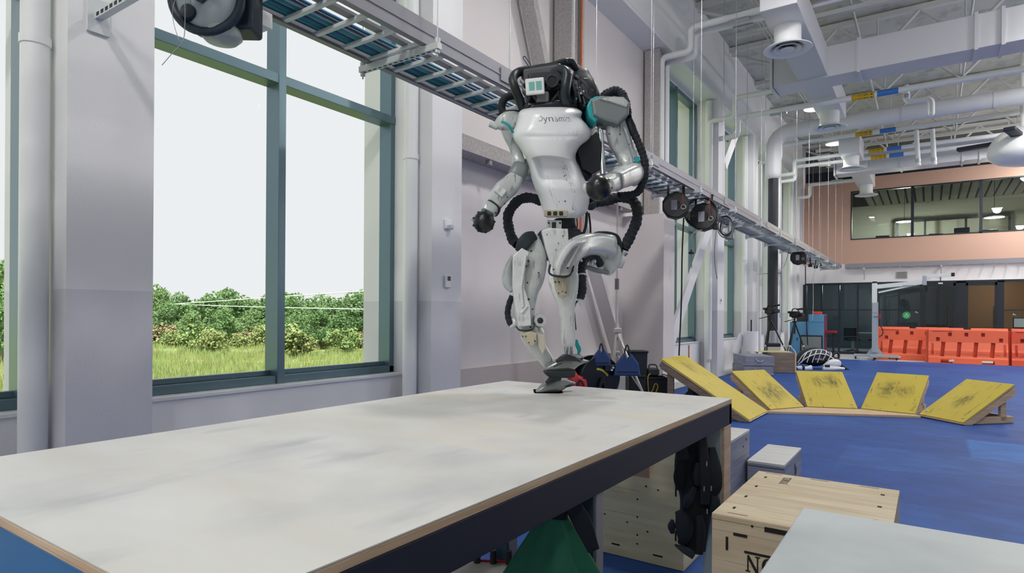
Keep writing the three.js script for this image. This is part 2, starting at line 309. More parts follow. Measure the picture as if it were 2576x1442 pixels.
// blue interlocking floor mat
{
  const mat = thing('floor_mat', 'blue interlocking foam floor mat covering the hall floor', 'mat');
  const T = 1.07, d = 0.022, nT = 9, gap = 0.0015, s = new THREE.Shape();
  const edge = (x0, y0, x1, y1, out) => {   // notched edge, out = +1 tabs, -1 sockets, shifted by half a tooth
    const L = T - 2 * gap, ux = (x1 - x0) / T, uy = (y1 - y0) / T, nx = uy, ny = -ux, st = L / (2 * nT), g2 = out > 0 ? 0.0015 : 0;
    for (let k = 0; k < nT; k++) {
      const a = gap + st * (2 * k + 0.5) + g2, b = gap + st * (2 * k + 1.5) - g2, o = out * d;
      for (const [t, q] of [[a, 0], [a, 1], [b, 1], [b, 0]]) s.lineTo(x0 + ux * t + nx * o * q, y0 + uy * t + ny * o * q);
    }
    s.lineTo(x1, y1);
  };
  s.moveTo(0, 0); edge(0, 0, T, 0, -1); edge(T, 0, T, T, 1); edge(T, T, 0, T, 1); edge(0, T, 0, 0, -1);
  const g = new THREE.ExtrudeGeometry(s, { depth: 0.018, bevelEnabled: false }).rotateX(-Math.PI / 2);   // y of the shape runs to -z
  const gm = muv(g);
  const blue = (c, sd) => new THREE.MeshPhysicalMaterial({ specularIntensity: 0.35, roughness: 0.6, bumpMap: tex(128, 128, (u, v) => grey(vn(u, v, 64, 64, sd)), [6, 6], false), bumpScale: 0.0006, map: tex(256, 256, (u, v) => mixc(c, c.map((x) => x * 0.82), fbm(u, v, 5, 9, sd, 4) * 1.3 - 0.2), [0.9, 0.9]) });
  const ms = [blue([46, 86, 160], 5), blue([42, 80, 153], 15), blue([50, 91, 164], 25)], light = blue([48, 110, 190], 35);
  for (let j = 0; j < 22; j++) for (let i = 0; i < 12; i++) {
    const x = -3.95 + i * T, z = -22.51 + T + j * T;
    if (z > 1.1 || (x > 5)) continue;
    const special = Math.abs(x - 0.33) < 0.3 && Math.abs(z + 7.53) < 0.4;
    part(mat, 'mat_tile', gm, special ? light : ms[Math.floor(hash(i, j, 3) * 3)], [x, FLOOR, z]);
  }
}
// ---------------------------------------------------------------- overhead: joists, ducts, pipes, lamps, cable tray
const onZ = (px, py, z) => { const p = at(px, py, 1), k = z / p.z; return V(p.x * k, EYE + (p.y - EYE) * k, z); };
const onX = (px, py, x) => { const p = at(px, py, 1), k = x / p.x; return V(x, EYE + (p.y - EYE) * k, p.z * k); };
{
  const chordT = bb(-4, 7.66, -0.06, RIGHTX, 7.76, 0.06), chordB = bb(-3.2, 6.86, -0.05, RIGHTX, 6.94, 0.05);
  const web = rod(V(-0.75, 6.92, 0), V(0, 7.68, 0), 0.032, 6), web2 = rod(V(0.75, 6.92, 0), V(0, 7.68, 0), 0.032, 6), post = rod(V(0, 6.92, 0), V(0, 7.68, 0), 0.022, 6);
  for (let k = 0; k < 12; k++) {
    const z = -25.3 + k * 2.55, j = thing('roof_joist', 'white steel roof joist with zigzag web bars', 'joist', [0, 0, z], 0, 'roof joists across the hall');
    part(j, 'top_chord', chordT, M.truss); part(j, 'bottom_chord', chordB, M.truss);
    part(j, 'end_bar', rod(V(-3.95, 7.6, 0), V(-2.45, 6.92, 0), 0.035, 6), M.truss);
    const last = z < -9 ? 4 : 8;
    for (let i = 0; i < last; i++) { const x = -1.7 + i * 1.5; part(j, 'web_bar', web, M.truss, [x, 0, 0]); part(j, 'web_bar', web2, M.truss, [x, 0, 0]); part(j, 'web_post', post, M.truss, [x - 0.75, 0, 0]); }
  }
  for (const x of [-1.2, 0.6, 2.6]) single('bridging_bar', 'thin white bridging bar running under the roof joists', 'bar', rod(V(x, 6.98, -25.5), V(x, 6.98, 6), 0.025, 6), M.truss, null, null, 'bridging bars of the roof');
  const cb = thing('conduit_bank', 'bank of four thin silver conduits running along the ceiling', 'conduit');
  for (let k = 0; k < 4; k++) part(cb, 'conduit', rod(V(-2.62 + k * 0.07, 6.74, -25.2), V(-2.62 + k * 0.07, 6.74, -8), 0.016, 6), M.galv);
  for (let z = -9.5; z > -25; z -= 2.55) part(cb, 'hanger_strut', bx(0.36, 0.03, 0.04, -2.515, 6.71, z), M.galv);
}
function diffuser(parent, x, y, z) {
  const d = part(parent, 'diffuser', lathe([[0.2, 0.36], [0.2, 0.1], [0.215, 0.06], [0.3, 0.015], [0.36, 0], [0.345, -0.012], [0.3, -0.005], [0.22, 0.03], [0.19, 0.09], [0.19, 0.34]], 40), M.white, [x, y, z]);
  part(d, 'cone_ring', lathe([[0.15, 0.05], [0.21, 0.0], [0.2, -0.012], [0.13, 0.035]], 36), M.white);
  part(d, 'cone_ring', lathe([[0.001, 0.03], [0.07, 0.02], [0.11, -0.006], [0.1, -0.016], [0.05, 0.0], [0.001, 0.01]], 36), M.white);
  part(d, 'throat', cyl(0.185, 0.185, 0.02, 32, 0, 0.12, 0), M.black);
}
const flange = (parent, x, y0, y1, z0, z1) => part(parent, 'flange', merge(bb(x - 0.025, y0 - 0.03, z0 - 0.03, x + 0.025, y0, z1 + 0.03), bb(x - 0.025, y1, z0 - 0.03, x + 0.025, y1 + 0.03, z1 + 0.03), bb(x - 0.025, y0, z1, x + 0.025, y1, z1 + 0.03), bb(x - 0.025, y0, z0 - 0.03, x + 0.025, y1, z0)), M.duct);
{
  const d = thing('supply_duct', 'white rectangular air duct with two round ceiling diffusers', 'duct');
  part(d, 'trunk', rbb(-2.15, 5.95, -16.05, -1.63, 6.47, -9.75, 0.012), M.duct);
  part(d, 'branch', rbb(-2.6, 5.92, -13.62, 7, 6.5, -13.0, 0.012), M.duct);
  part(d, 'end_flange', rbb(-2.66, 5.88, -13.66, -2.61, 6.54, -12.96, 0.006), M.duct);
  for (const x of [-1.12, 0.62, 0.98, 3]) flange(d, x, 5.92, 6.5, -13.62, -13.0);
  diffuser(d, -1.89, 5.6, -10.5); diffuser(d, -1.89, 5.6, -15.4);
  const e = thing('supply_duct', 'white rectangular air duct before the brown wall with round diffusers', 'duct');
  part(e, 'trunk', rbb(-2.15, 5.95, -25.1, -1.63, 6.47, -21.7, 0.012), M.duct); part(e, 'trunk', rbb(-2.15, 5.95, -20.7, -1.63, 6.47, -19.4, 0.012), M.duct);
  part(e, 'branch', rbb(-2.5, 5.88, -22.5, 7, 6.46, -21.9, 0.012), M.duct);
  part(e, 'end_flange', rbb(-2.56, 5.84, -22.54, -2.51, 6.5, -21.86, 0.006), M.duct);
  for (const x of [-0.75, 0.75, 1.15, 3.5]) flange(e, x, 5.88, 6.46, -22.5, -21.9);
  diffuser(e, -1.89, 5.6, -20.0); diffuser(e, -1.86, 5.6, -24.6);
  const r = thing('round_duct', 'white round air duct bending down beside the window columns', 'duct');
  part(r, 'duct_run', pipe([V(7, 6.42, -18.1), V(-3.6, 6.42, -18.1), V(-3.6, 5.3, -18.1)], 0.2, 0.5, 24), M.duct);
  for (const x of [-2.4, -0.6, 1.2, 3]) part(r, 'joint_band', cyl(0.208, 0.208, 0.05, 28).rotateZ(Math.PI / 2), M.duct, [x, 6.42, -18.1]);
  const p = thing('exhaust_pipe', 'tall black duct pipe with silver flexible bottom end', 'pipe');
  part(p, 'pipe_run', cyl(0.135, 0.135, 4.3, 28, -3.6, 3.13, -18.1), std('#2b3138', { roughness: 0.5, map: tex(128, 256, (u, v) => mixc([255, 255, 255], [200, 205, 210], fbm(u, v, 6, 6, 8) > 0.62 ? 1 : 0), [1, 1]) }));
  part(p, 'silver_band', cyl(0.142, 0.142, 0.14, 28, -3.6, 3.55, -18.1), M.galv);
  part(p, 'clamp_bar', bb(-4.3, 2.55, -18.28, -3.42, 2.58, -18.24), M.galv);
  const fl = [[-3.6, 0.98, -18.1], [-3.6, 0.7, -18.1], [-3.62, 0.45, -18.08], [-3.8, 0.22, -18.0], [-4.1, 0.15, -17.9]], fc = curve(fl), seg = 60, tg = new THREE.TubeGeometry(fc, seg, 0.14, 16, false), pa = tg.attributes.position;
  for (let i = 0; i <= seg; i++) { const c = fc.getPointAt(i / seg), k = i % 2 ? 1.08 : 0.94; for (let q = 0; q <= 16; q++) { const a = i * 17 + q; pa.setXYZ(a, c.x + (pa.getX(a) - c.x) * k, c.y + (pa.getY(a) - c.y) * k, c.z + (pa.getZ(a) - c.z) * k); } }
  tg.computeVertexNormals(); part(p, 'flexible_hose', tg, M.steel);
}
// white insulated pipes, stepping out from the columns
{
  const run = (z, y, label, tags, xEnd = 6) => {
    const p = thing('ceiling_pipe', label, 'pipe', [0, 0, 0], 0, 'insulated pipes stepping across the ceiling');
    part(p, 'pipe_run', pipe([V(-4.14, 0.4, z), V(-4.14, y - 0.42, z), V(-3.6, y - 0.42, z), V(-3.6, y, z), V(xEnd, y, z)], 0.058, 0.11), M.white);
    part(p, 'clamp', bx(0.34, 0.03, 0.05, -2.75, y + 0.075, z), M.steel); part(p, 'clamp', bx(0.34, 0.03, 0.05, -2.75, y - 0.075, z), M.steel);
    for (const [x, c] of tags) { const b = part(p, c ? 'blue_label' : 'yellow_label', cyl(0.0605, 0.0605, c ? 0.36 : 0.4, 20).rotateZ(Math.PI / 2), c ? lblB : lblY, [x, y, z]); b.rotation.x = 2.6; }
  };
  const lblY = std('#ffffff', { roughness: 0.5, map: canvasTex(256, 256, (g, w, h) => { g.fillStyle = '#d8ac18'; g.fillRect(0, 0, w, h); g.fillStyle = '#191713'; for (let k = 0; k < 6; k++) { g.fillRect(20, 12 + k * 42, 20, 14); g.save(); g.font = 'bold 22px sans-serif'; g.fillText('HWR  1 1/2', 70, 30 + k * 42); g.restore(); } }) });
  lblY.map.rotation = Math.PI / 2; lblY.map.center.set(0.5, 0.5);
  const lblB = std('#3f7fd0', { roughness: 0.5 });
  run(-10.98, 6.56, 'white insulated pipe with yellow and blue marker bands by rough steel column', [[-1.55, 0], [-1.1, 1]]);
  run(-11.24, 6.55, 'plain white insulated pipe by rough steel column', []);
  run(-14.05, 6.2, 'white insulated pipe stepping over the window beside second rough bay', [], -2.22);
  run(-14.3, 5.84, 'white insulated pipe hung lowest under the first air duct', [[-1.15, 0], [-0.72, 1]]);
  run(-19.0, 6.3, 'white insulated pipe behind the round air duct', [[-1.5, 0], [-0.95, 1]]);
  run(-21.2, 6.32, 'white insulated pipe before the brown wall with marker bands', [[-1.35, 0], [-0.9, 1]]);
  run(-21.4, 6.16, 'white insulated pipe before the brown wall, lower of two', [[-1.3, 0], [-0.85, 1]]);
  run(-24.3, 6.1, 'white insulated pipe crossing in front of the dark fascia', [], -2.2);
  const zb = thing('drop_pipe', 'white pipe with two elbows dropping from the rectangular duct', 'pipe');
  part(zb, 'pipe_run', pipe([V(-0.45, 5.95, -14.6), V(-0.45, 5.62, -14.6), V(0.0, 5.62, -14.6), V(0.0, 5.3, -14.6)].map((v) => v.add(V(0, 0.4, -1.2))), 0.06, 0.12), M.white);
  part(zb, 'collar', cyl(0.075, 0.075, 0.08, 20, -0.45, 6.15, -15.8), M.steel);
  for (const [x, z] of [[-0.35, -20.6], [0.02, -20.7]]) { const q = thing('drop_pipe', x < 0 ? 'upright white pipe with steel collar near the round duct' : 'upright white pipe beside another near the round duct', 'pipe'); part(q, 'pipe_run', rod(V(x, 6.6, z), V(x + 0.06, 5.6, z), 0.06, 14), M.white); part(q, 'collar', rod(V(x + 0.045, 5.8, z), V(x + 0.055, 5.7, z), 0.072, 14), M.steel); }
  // downpipes in front of the columns
  [[1.6, 'white downpipe at the column behind the table end'], [-1.45, 'white round downpipe beside the wide grey column'], [-4.5, 'white round downpipe at the column with the thermostat'], [-14.2, 'white downpipe at the column beyond the leaning brace'], [-17.55, 'white downpipe beside the black duct pipe'], [-20.9, 'white downpipe behind the tripods'], [-24.2, 'white downpipe in the far corner']].forEach(([z, l]) => {
    const p = thing('downpipe', l, 'pipe', [-4.2, 0, z + 0.085]);
    part(p, 'pipe_run', cyl(0.07, 0.07, 6.28, 28, 0, 3.14 + FLOOR, 0), M.white); part(p, 'coupling', cyl(0.076, 0.076, 0.05, 28, 0, 2.9, 0), M.white);
    part(p, 'pipe_clip', bx(0.03, 0.03, 0.12, 0.0, 3.45, -0.03), M.steel);
  });
}
// lamps: round high-bay fittings; most are unseen, added to brighten the hall
{
  const spots = [[-2.36, -16.4], [-2.34, -20.05]];
  for (const q of [[-1.6, 6.2], [-1.6, 3.2], [-1.2, 0.6], [-1.3, -4.6], [-1.0, -8.2], [1.6, 4.5], [2.5, -12.4], [2.5, -16.4], [2.5, -20.4], [2.75, -24.2], [4, -9], [4.6, -14.4], [4.6, -18.4], [4.6, -22.4], [5.5, -25], [3.4, -25.3], [3.6, -22.6], [7, -16.4], [7, -20.4]]) spots.push(q);  // out-of-view lamps, placed only to brighten walls, table and far end
  spots.forEach(([x, z], i) => {
    const l = thing('high_bay_lamp', i === 0 ? 'round glowing ceiling lamp before the first duct end' : i === 1 ? 'round glowing ceiling lamp near the brown wall' : 'added unseen high bay lamp that brightens the open hall', 'lamp', [x, 6.42, z], 0, i > 1 ? 'added unseen lamps that brighten the open hall' : undefined);
    part(l, 'housing', lathe([[0.001, 0.2], [0.08, 0.2], [0.1, 0.12], [0.22, 0.02], [0.23, -0.03], [0.215, -0.03]], 32), M.white);
    part(l, 'hanger', rod(V(0, 0.2, 0), V(0, TOP - 6.42, 0), 0.012, 6), M.steel);
    part(l, 'glowing_disc', cyl(0.21, 0.21, 0.016, 32, 0, -0.03, 0), M.lampGlow);
    const p = new THREE.RectAreaLight(new THREE.Color().setRGB(1, 0.975, 0.95), LAMP_POWER, 0.4, 0.4); p.position.set(0, -0.05, 0); p.rotation.x = -Math.PI / 2; l.add(p); p.name = 'lamp_light';
    if (i > 1) { const up = new THREE.PointLight(new THREE.Color().setRGB(1, 0.975, 0.95), LAMP_GLOW, 0, 2); up.position.set(0, -0.12, 0); up.castShadow = true; up.shadow.radius = 8; l.add(up); up.name = 'added_lamp_glow'; }
    const sp = new THREE.SpotLight(new THREE.Color().setRGB(1, 0.975, 0.95), LAMP_SPREAD, 0, 1.48, 0.25, 2); sp.position.set(0, -0.1, 0); sp.target.position.set(0, -2, 0); sp.castShadow = true; sp.shadow.radius = 8; l.add(sp, sp.target); sp.name = 'lamp_spread';
  });
}
// cable tray
const TX0 = -3.25, TX1 = -2.7, TY = 3.11;
{
  const t = thing('cable_tray', 'grey ladder cable tray hung along the window wall', 'cable tray');
  const railM = std('#8a8a92', { roughness: 0.45, metalness: 0.3 });
  const Z0 = 2.6, Z1 = -25.5;
  const rail = (x, s) => merge(bb(x - 0.006, TY, Z1, x + 0.006, TY + 0.155, Z0), bb(x - (s > 0 ? 0 : 0.04), TY, Z1, x + (s > 0 ? 0.04 : 0), TY + 0.012, Z0), bb(x - (s > 0 ? 0 : 0.04), TY + 0.143, Z1, x + (s > 0 ? 0.04 : 0), TY + 0.155, Z0), bb(x - 0.011, TY + 0.07, Z1, x + 0.011, TY + 0.082, Z0));
  part(t, 'side_rail', rail(TX1, -1), railM); part(t, 'side_rail', rail(TX0, 1), railM);
  part(t, 'divider_strip', bb(-2.9, TY + 0.03, Z1, -2.84, TY + 0.05, Z0), railM);
  const rung = rbx(TX1 - TX0, 0.028, 0.034, 0.008, (TX0 + TX1) / 2, TY + 0.02, 0, 1);
  for (let z = 2.5; z > Z1; z -= 0.228) part(t, 'rung', rung, M.galv, [0, 0, z]);
  const splice = rbx(0.012, 0.1, 0.22, 0.003, TX1 + 0.01, TY + 0.078, 0, 1);
  for (let z = -3.9; z > Z1; z -= 3.05) part(t, 'splice_plate', splice, railM, [0, 0, z]);
  // branch along the brown wall
  const t2 = thing('cable_tray', 'grey ladder cable tray fixed under the brown upper storey', 'cable tray');
  part(t2, 'side_rail', bb(-2.6, 3.16, -25.62, 7, 3.31, -25.6), railM); part(t2, 'side_rail', bb(-2.6, 3.16, -25.96, 7, 3.31, -25.94), railM);
  for (let x = -2.4; x < 6; x += 0.3) part(t2, 'rung', bx(0.03, 0.025, 0.34, x, 3.17, -25.78), M.galv);
  for (const x of [-2.0, 0.3, 2.6]) part(t2, 'wall_bracket', merge(bb(x - 0.02, 3.1, -26, x + 0.02, 3.15, -25.55), bar(V(x, 2.75, -25.99), V(x, 3.12, -25.6), 0.03, 0.03)), M.galv);
  // trapeze hangers
  for (let k = -1; k < 13; k++) {
    const z = -2.99 - 1.82 * k, h = thing('trapeze_hanger', 'slotted steel strut with two threaded rods holding the cable tray', 'hanger', [0, 0, z], 0, 'trapeze hangers of the cable tray');
    const a = TX0 - 0.08, b = TX1 + 0.1, sl = [];
    sl.push(bb(a, TY - 0.045, -0.02, b, TY - 0.004, 0.02));
    part(h, 'strut', merge(sl), M.galv);
    for (let x = a + 0.04; x < b - 0.03; x += 0.05) if (z > -9) part(h, 'slot', bx(0.028, 0.0015, 0.012, x, TY - 0.0455, 0), M.black);
    for (const x of [a + 0.02, b - 0.02]) { part(h, 'threaded_rod', rod(V(x, TY - 0.09, 0), V(x, TOP, 0), 0.005, 6), M.steel); part(h, 'nut', cyl(0.02, 0.02, 0.03, 6, x, TY + 0.012, 0), M.galv); part(h, 'nut', cyl(0.018, 0.018, 0.02, 6, x, TY - 0.058, 0), M.galv); }
  }
  const br = thing('wall_bracket', 'slotted steel strut bracket bolted to the wide grey column', 'bracket');
  part(br, 'strut', merge(bb(-4, 3.06, -1.62, -2.55, 3.1, -1.58)), M.galv);
  for (let x = -3.95; x < -2.7; x += 0.055) part(br, 'slot', bx(0.03, 0.02, 0.002, x, 3.08, -1.579), M.black);
  part(br, 'back_plate', rbb(-3.999, 2.98, -1.66, -3.985, 3.18, -1.54, 0.003), M.galv);
  // cables lying in the tray
  const cb = thing('cable_bundle', 'bundle of teal and blue data cables lying in the tray', 'cables');
  const cols = ['#2f7590', '#43a58c', '#3b8f9a', '#3f648f', '#57b296', '#3b80a8', '#b5c6cc', '#2b3f52', '#4f9fae', '#8d4a58'].map((c) => std(c, { roughness: 0.5 }));
  for (let k = 0; k < 16; k++) {
    const pts = []; for (let z = 2.4; z > -25; z -= 1.3) pts.push(V(-3.205 + (k % 8) * 0.026 + rr(-0.01, 0.01), TY + 0.05 + Math.floor(k / 8) * 0.024 + rr(0, 0.008), z));
    part(cb, 'cable', tube(pts, 0.011, 60, 6), cols[k % cols.length]);
  }
  const bc = []; for (let z = 2.4; z > -25; z -= 1.1) bc.push(V(-2.795 + rr(-0.018, 0.018), TY + 0.06, z));
  single('power_cable', 'thick black power cable lying in the tray by the rail', 'cable', tube(bc, 0.015, 80, 6), M.black);
  const jb = thing('junction_box', 'white junction box with round knob hung under the tray', 'box', [-3.1, 2.985, -2.0], 0.0);
  part(jb, 'box_body', rbx(0.12, 0.085, 0.15, 0.012), M.white); part(jb, 'box_lid', rbx(0.02, 0.09, 0.155, 0.008, 0.066, 0, 0), M.white); part(jb, 'knob', cyl(0.02, 0.024, 0.014, 20, 0, -0.048, 0), std('#6f7f72')); part(jb, 'clip', bx(0.03, 0.1, 0.04, 0, 0.09, 0), M.galv);
}
// steel of the solid bay
{
  const b = thing('steel_beam', 'rough sprayed steel beam across the solid recessed bay', 'beam');
  part(b, 'web', bb(-4.45, 3.2, -10.02, -4.28, 3.37, -4.97), M.fire); part(b, 'flange', bb(-4.46, 3.16, -10.02, -4.2, 3.2, -4.97), M.fire);
  for (const z of [-5.05, -5.75, -6.4, -8.6, -9.4]) part(b, 'bolt_lug', bx(0.06, 0.06, 0.05, -4.24, 3.13, z), std('#8f8b8b'));
  for (const [z, l, top] of [[-7.72, 'rough sprayed steel column with orange pipe beside it', 6.29], [-11.05, 'rough sprayed steel column beside the stepped white pipes', 6.29]]) {
    const c = thing('steel_column', l, 'column', [-4.28, 0, z]);
    const y0 = z < -10 ? FLOOR : 3.37; part(c, 'web', bb(-0.1, y0, -0.05, 0.1, top, 0.05), M.fire);
    part(c, 'flange', bb(-0.14, y0, 0.13, 0.14, top, 0.19), M.fire); part(c, 'flange', bb(-0.14, y0, -0.19, 0.14, top, -0.13), M.fire); part(c, 'web_plate', bb(-0.03, y0, -0.13, 0.03, top, 0.13), M.fire);
  }
  single('orange_pipe', 'thin orange conduit rising along the rough steel column', 'conduit', rod(V(-4.1, 2.5, -7.75), V(-4.1, 6.35, -7.75), 0.016, 8), std('#c8622a'));
  single('steel_brace', 'rough sprayed diagonal steel brace above the beam', 'brace', bar(V(-4.3, 3.3, -7.6), V(-4.3, 6.2, -6.33), 0.12, 0.2, V(1, 0, 0)), M.fire);
  single('steel_brace', 'white diagonal brace leaning down to the floor by the nib wall', 'brace', bar(V(-4.3, 3.15, -7.9), V(-4.25, 0.1, -9.85), 0.1, 0.22, V(1, 0, 0)), M.wallPink);
  single('window_brace', 'flat white diagonal brace crossing the window beyond the nib wall', 'brace', bar(onX(1782, 575, -4.12), onX(1672, 905, -4.12), 0.3, 0.06, V(1, 0, 0)), M.wall);
  single('window_brace', 'upper white diagonal brace high before the second far window', 'brace', bar(onX(1858, 315, -4.12), onX(1822, 415, -4.12), 0.3, 0.06, V(1, 0, 0)), M.wall);
}
// ceiling fan at the far side
{
  const p = at(2572, 372, 14.6), f = thing('ceiling_fan', 'large white ceiling fan with domed hub and dark blades', 'fan', [p.x, p.y, p.z]);
  part(f, 'hub', lathe([[0.001, 0.48], [0.09, 0.48], [0.3, 0.45], [0.52, 0.31], [0.65, 0.09], [0.67, -0.09], [0.64, -0.22], [0.47, -0.34], [0.26, -0.4], [0.001, -0.41]], 48), M.white);
  part(f, 'stem', rod(V(0, 0.5, 0), V(0, TOP - p.y, 0), 0.05, 12), M.white);
  for (let k = 0; k < 4; k++) part(f, 'blade', rbx(0.85, 0.09, 0.22, 0.02, 0.86, 0.2, 0), M.navy, null, [0, Math.PI + YAW + 0.7 + k * Math.PI / 2, 0]);
}
// wall fittings on the column
{
  const t = thing('thermostat', 'white thermostat with dark display on the column', 'thermostat', [-4, 1.697, -4.73], Math.PI / 2);
  part(t, 'body', rbx(0.09, 0.125, 0.025, 0.01, 0, 0, 0.0125), M.white); part(t, 'display', bx(0.048, 0.045, 0.002, 0.004, 0.03, 0.026), M.blackGloss);
  const s = thing('wall_beacon', 'small white wall alarm with clear lens on the column', 'alarm', [-4, 2.25, -4.73], Math.PI / 2);
  part(s, 'plate', rbx(0.1, 0.1, 0.02, 0.008, 0, 0.02, 0.01), M.white); part(s, 'lens', rbx(0.06, 0.045, 0.04, 0.012, 0.012, -0.01, 0.035), std('#c5cacc', { roughness: 0.15, metalness: 0.3 }));
  const o = thing('wall_switch', 'small grey key switch on the far column', 'switch', [-4, 1.72, -14.45], Math.PI / 2);
  part(o, 'plate', rbx(0.08, 0.13, 0.012, 0.004, 0, 0, 0.006), M.white); part(o, 'key', bx(0.025, 0.05, 0.012, 0, 0.01, 0.014), M.black);
}
// ---------------------------------------------------------------- outside: meadow, trees, wires
{
  const g = struct('ground_outside', 'grassy meadow outside the windows');
  const pg = new THREE.PlaneGeometry(260, 260, 90, 90).rotateX(-Math.PI / 2).translate(-136, 0, -40), p = pg.attributes.position;
  for (let i = 0; i < p.count; i++) { const x = p.getX(i), z = p.getZ(i); p.setY(i, -1.95 + 0.35 * Math.sin(x * 0.13) * Math.cos(z * 0.11) + 0.15 * Math.sin(x * 0.5 + z * 0.37)); }
  pg.computeVertexNormals();
  const gt = tex(512, 512, (u, v) => mixc(mixc([122, 138, 84], [152, 156, 100], fbm(u, v, 8, 8, 41, 5) * 1.6 - 0.3), [122, 146, 100], fbm(u, v, 40, 40, 61, 3) * 1.4 - 0.4), [1, 1]);
  part(g, 'meadow', muv(pg), std('#ffffff', { roughness: 0.95, map: (() => { const t = gt.clone(); t.repeat.set(0.05, 0.05); t.needsUpdate = true; return t; })() }));
  // tufts of tall grass
  const blade = new THREE.BufferGeometry(); const bp = [];
  for (let k = 0; k < 22; k++) { const a = rr(0, 6.28), r = rr(0, 0.5), x = Math.cos(a) * r, z = Math.sin(a) * r, h = rr(0.25, 0.7), w = 0.035, t = rr(0, 3.14), lx = rr(-0.2, 0.2); bp.push(x - w * Math.cos(t), 0, z - w * Math.sin(t), x + w * Math.cos(t), 0, z + w * Math.sin(t), x + lx, h, z + lx * 0.4); }
  blade.setAttribute('position', new THREE.Float32BufferAttribute(bp, 3)); blade.computeVertexNormals();
  const tufts = new THREE.InstancedMesh(blade, std('#8e9a60', { roughness: 0.9, side: THREE.DoubleSide }), 9000); tufts.name = 'meadow_grass'; tufts.userData = { kind: 'stuff', label: 'tall pale green meadow grass outside the windows', category: 'grass' };
  const mm = new THREE.Matrix4(), cc = new THREE.Color();
  for (let i = 0; i < 9000; i++) { const px = rr(-60, 1000), d = 16 + 70 * rnd() ** 1.3, q = at(px, 850, d); mm.makeRotationY(rr(0, 6)); const s = rr(0.6, 1.5); mm.scale(V(s, s, s)); mm.setPosition(q.x, -2.1 + 0.35 * Math.sin(q.x * 0.13) * Math.cos(q.z * 0.11), q.z); tufts.setMatrixAt(i, mm); tufts.setColorAt(i, cc.setRGB(rr(0.75, 1), rr(0.85, 1), rr(0.7, 0.95))); }
  scene.add(tufts);
  // trees: clouds of leaf sprays on branching trunks
  const crown = (n, leaf, blobs) => {
    const pos = []; for (let i = 0; i < n; i++) {
      const b = blobs[Math.floor(rnd() * blobs.length)], a = rr(0, 6.283), c = rr(-1, 1), r = 0.72 + 0.28 * rnd(), s = Math.sqrt(1 - c * c), x = b[0] + b[3] * r * s * Math.cos(a), y = b[1] + b[3] * 0.85 * r * c, z = b[2] + b[3] * r * s * Math.sin(a);
      for (let k = 0; k < 2; k++) { const t = V(rr(-1, 1), rr(-1, 1), rr(-1, 1)).normalize().multiplyScalar(leaf * rr(0.6, 1.3)), w = V(rr(-1, 1), rr(-1, 1), rr(-1, 1)).cross(t).setLength(leaf * 0.55); pos.push(x - w.x, y - w.y, z - w.z, x + w.x, y + w.y, z + w.z, x + t.x, y + t.y, z + t.z); }
    }
    const q = new THREE.BufferGeometry(); q.setAttribute('position', new THREE.Float32BufferAttribute(pos, 3)); q.computeVertexNormals(); return q;
  };
  const blobSet = (n, R, H) => { const o = []; for (let i = 0; i < n; i++) { const y = rr(0.28, 0.95), w = Math.sin(Math.PI * Math.min(1, y * 0.95)) * R, a = rr(0, 6.283); o.push([Math.cos(a) * w * rr(0.1, 0.8), y * H, Math.sin(a) * w * rr(0.1, 0.8), rr(0.2, 0.34) * R + 0.25]); } return o; };
  const crowns = [0, 1, 2, 3].map(() => crown(1700, 0.3, blobSet(26, 2.9, 7))), shrubs = [0, 1].map(() => crown(700, 0.22, blobSet(14, 1.6, 2.2)));
  const trunks = [0, 1].map(() => { const gs = [rod(V(0, 0, 0), V(0.15, 4.2, 0.1), 0.16, 7, 0.08)]; for (let k = 0; k < 6; k++) { const a = k * 1.05; gs.push(rod(V(0.06, 1.5 + k * 0.4, 0.05), V(Math.cos(a) * 1.6, 3.4 + k * 0.5, Math.sin(a) * 1.6), 0.06, 5, 0.02)); } return merge(gs); });
  const leafM = ['#759a5e', '#6b9156', '#80a066', '#6f935e'].map((c) => new THREE.MeshPhysicalMaterial({ color: c, roughness: 1, transmission: 0.35, thickness: 0, side: THREE.DoubleSide }));
  const shrubM = ['#87965f', '#938a68', '#7b935a'].map((c) => std(c, { roughness: 1, side: THREE.DoubleSide })), bark = std('#a39c90', { roughness: 0.9 });
  const gy = -2.0;
  const tree = (px, top, d, k, m, sx = 1) => {
    const q = at(px, top, d), h = q.y - gy, t = thing('tree', 'leafy green tree in the woodland behind the meadow', 'tree', [q.x, gy, q.z], k * 1.7, 'woodland trees outside the windows');
    t.scale.set((h / 7.6) * sx, h / 7.6, (h / 7.6) * sx); part(t, 'crown', crowns[k % 4], leafM[m % 4]); part(t, 'trunk', trunks[k % 2], bark);
  };
  let k = 0;
  for (let px = 330; px < 1000; px += 27) { tree(px + rr(-8, 8), 752 + rr(-14, 10) - (px > 860 ? 22 : 0), 88 + rr(-4, 10), k, k, 1.25); k++; }
  for (const [px, top, d, m, s] of [[402, 712, 80, 2, 0.75], [450, 735, 74, 1, 1], [520, 728, 70, 0, 1.1], [560, 715, 76, 1, 1.1], [600, 742, 66, 1, 1.15], [560, 770, 58, 0, 1.1], [475, 778, 60, 2, 1.1], [628, 770, 62, 2, 1], [700, 725, 82, 1, 1.2], [735, 736, 74, 0, 1.1], [790, 752, 64, 1, 1.1], [745, 785, 58, 0, 1.2], [800, 775, 56, 1, 1.1], [850, 748, 78, 3, 1.1], [905, 722, 70, 3, 1.2], [945, 728, 72, 2, 1.2], [0, 650, 40, 2, 1.1], [50, 640, 44, 3, 1.0], [-40, 660, 42, 1, 1], [30, 700, 36, 0, 0.9], [420, 760, 62, 3, 1]]) { tree(px, top, d, k, m, s); k++; }
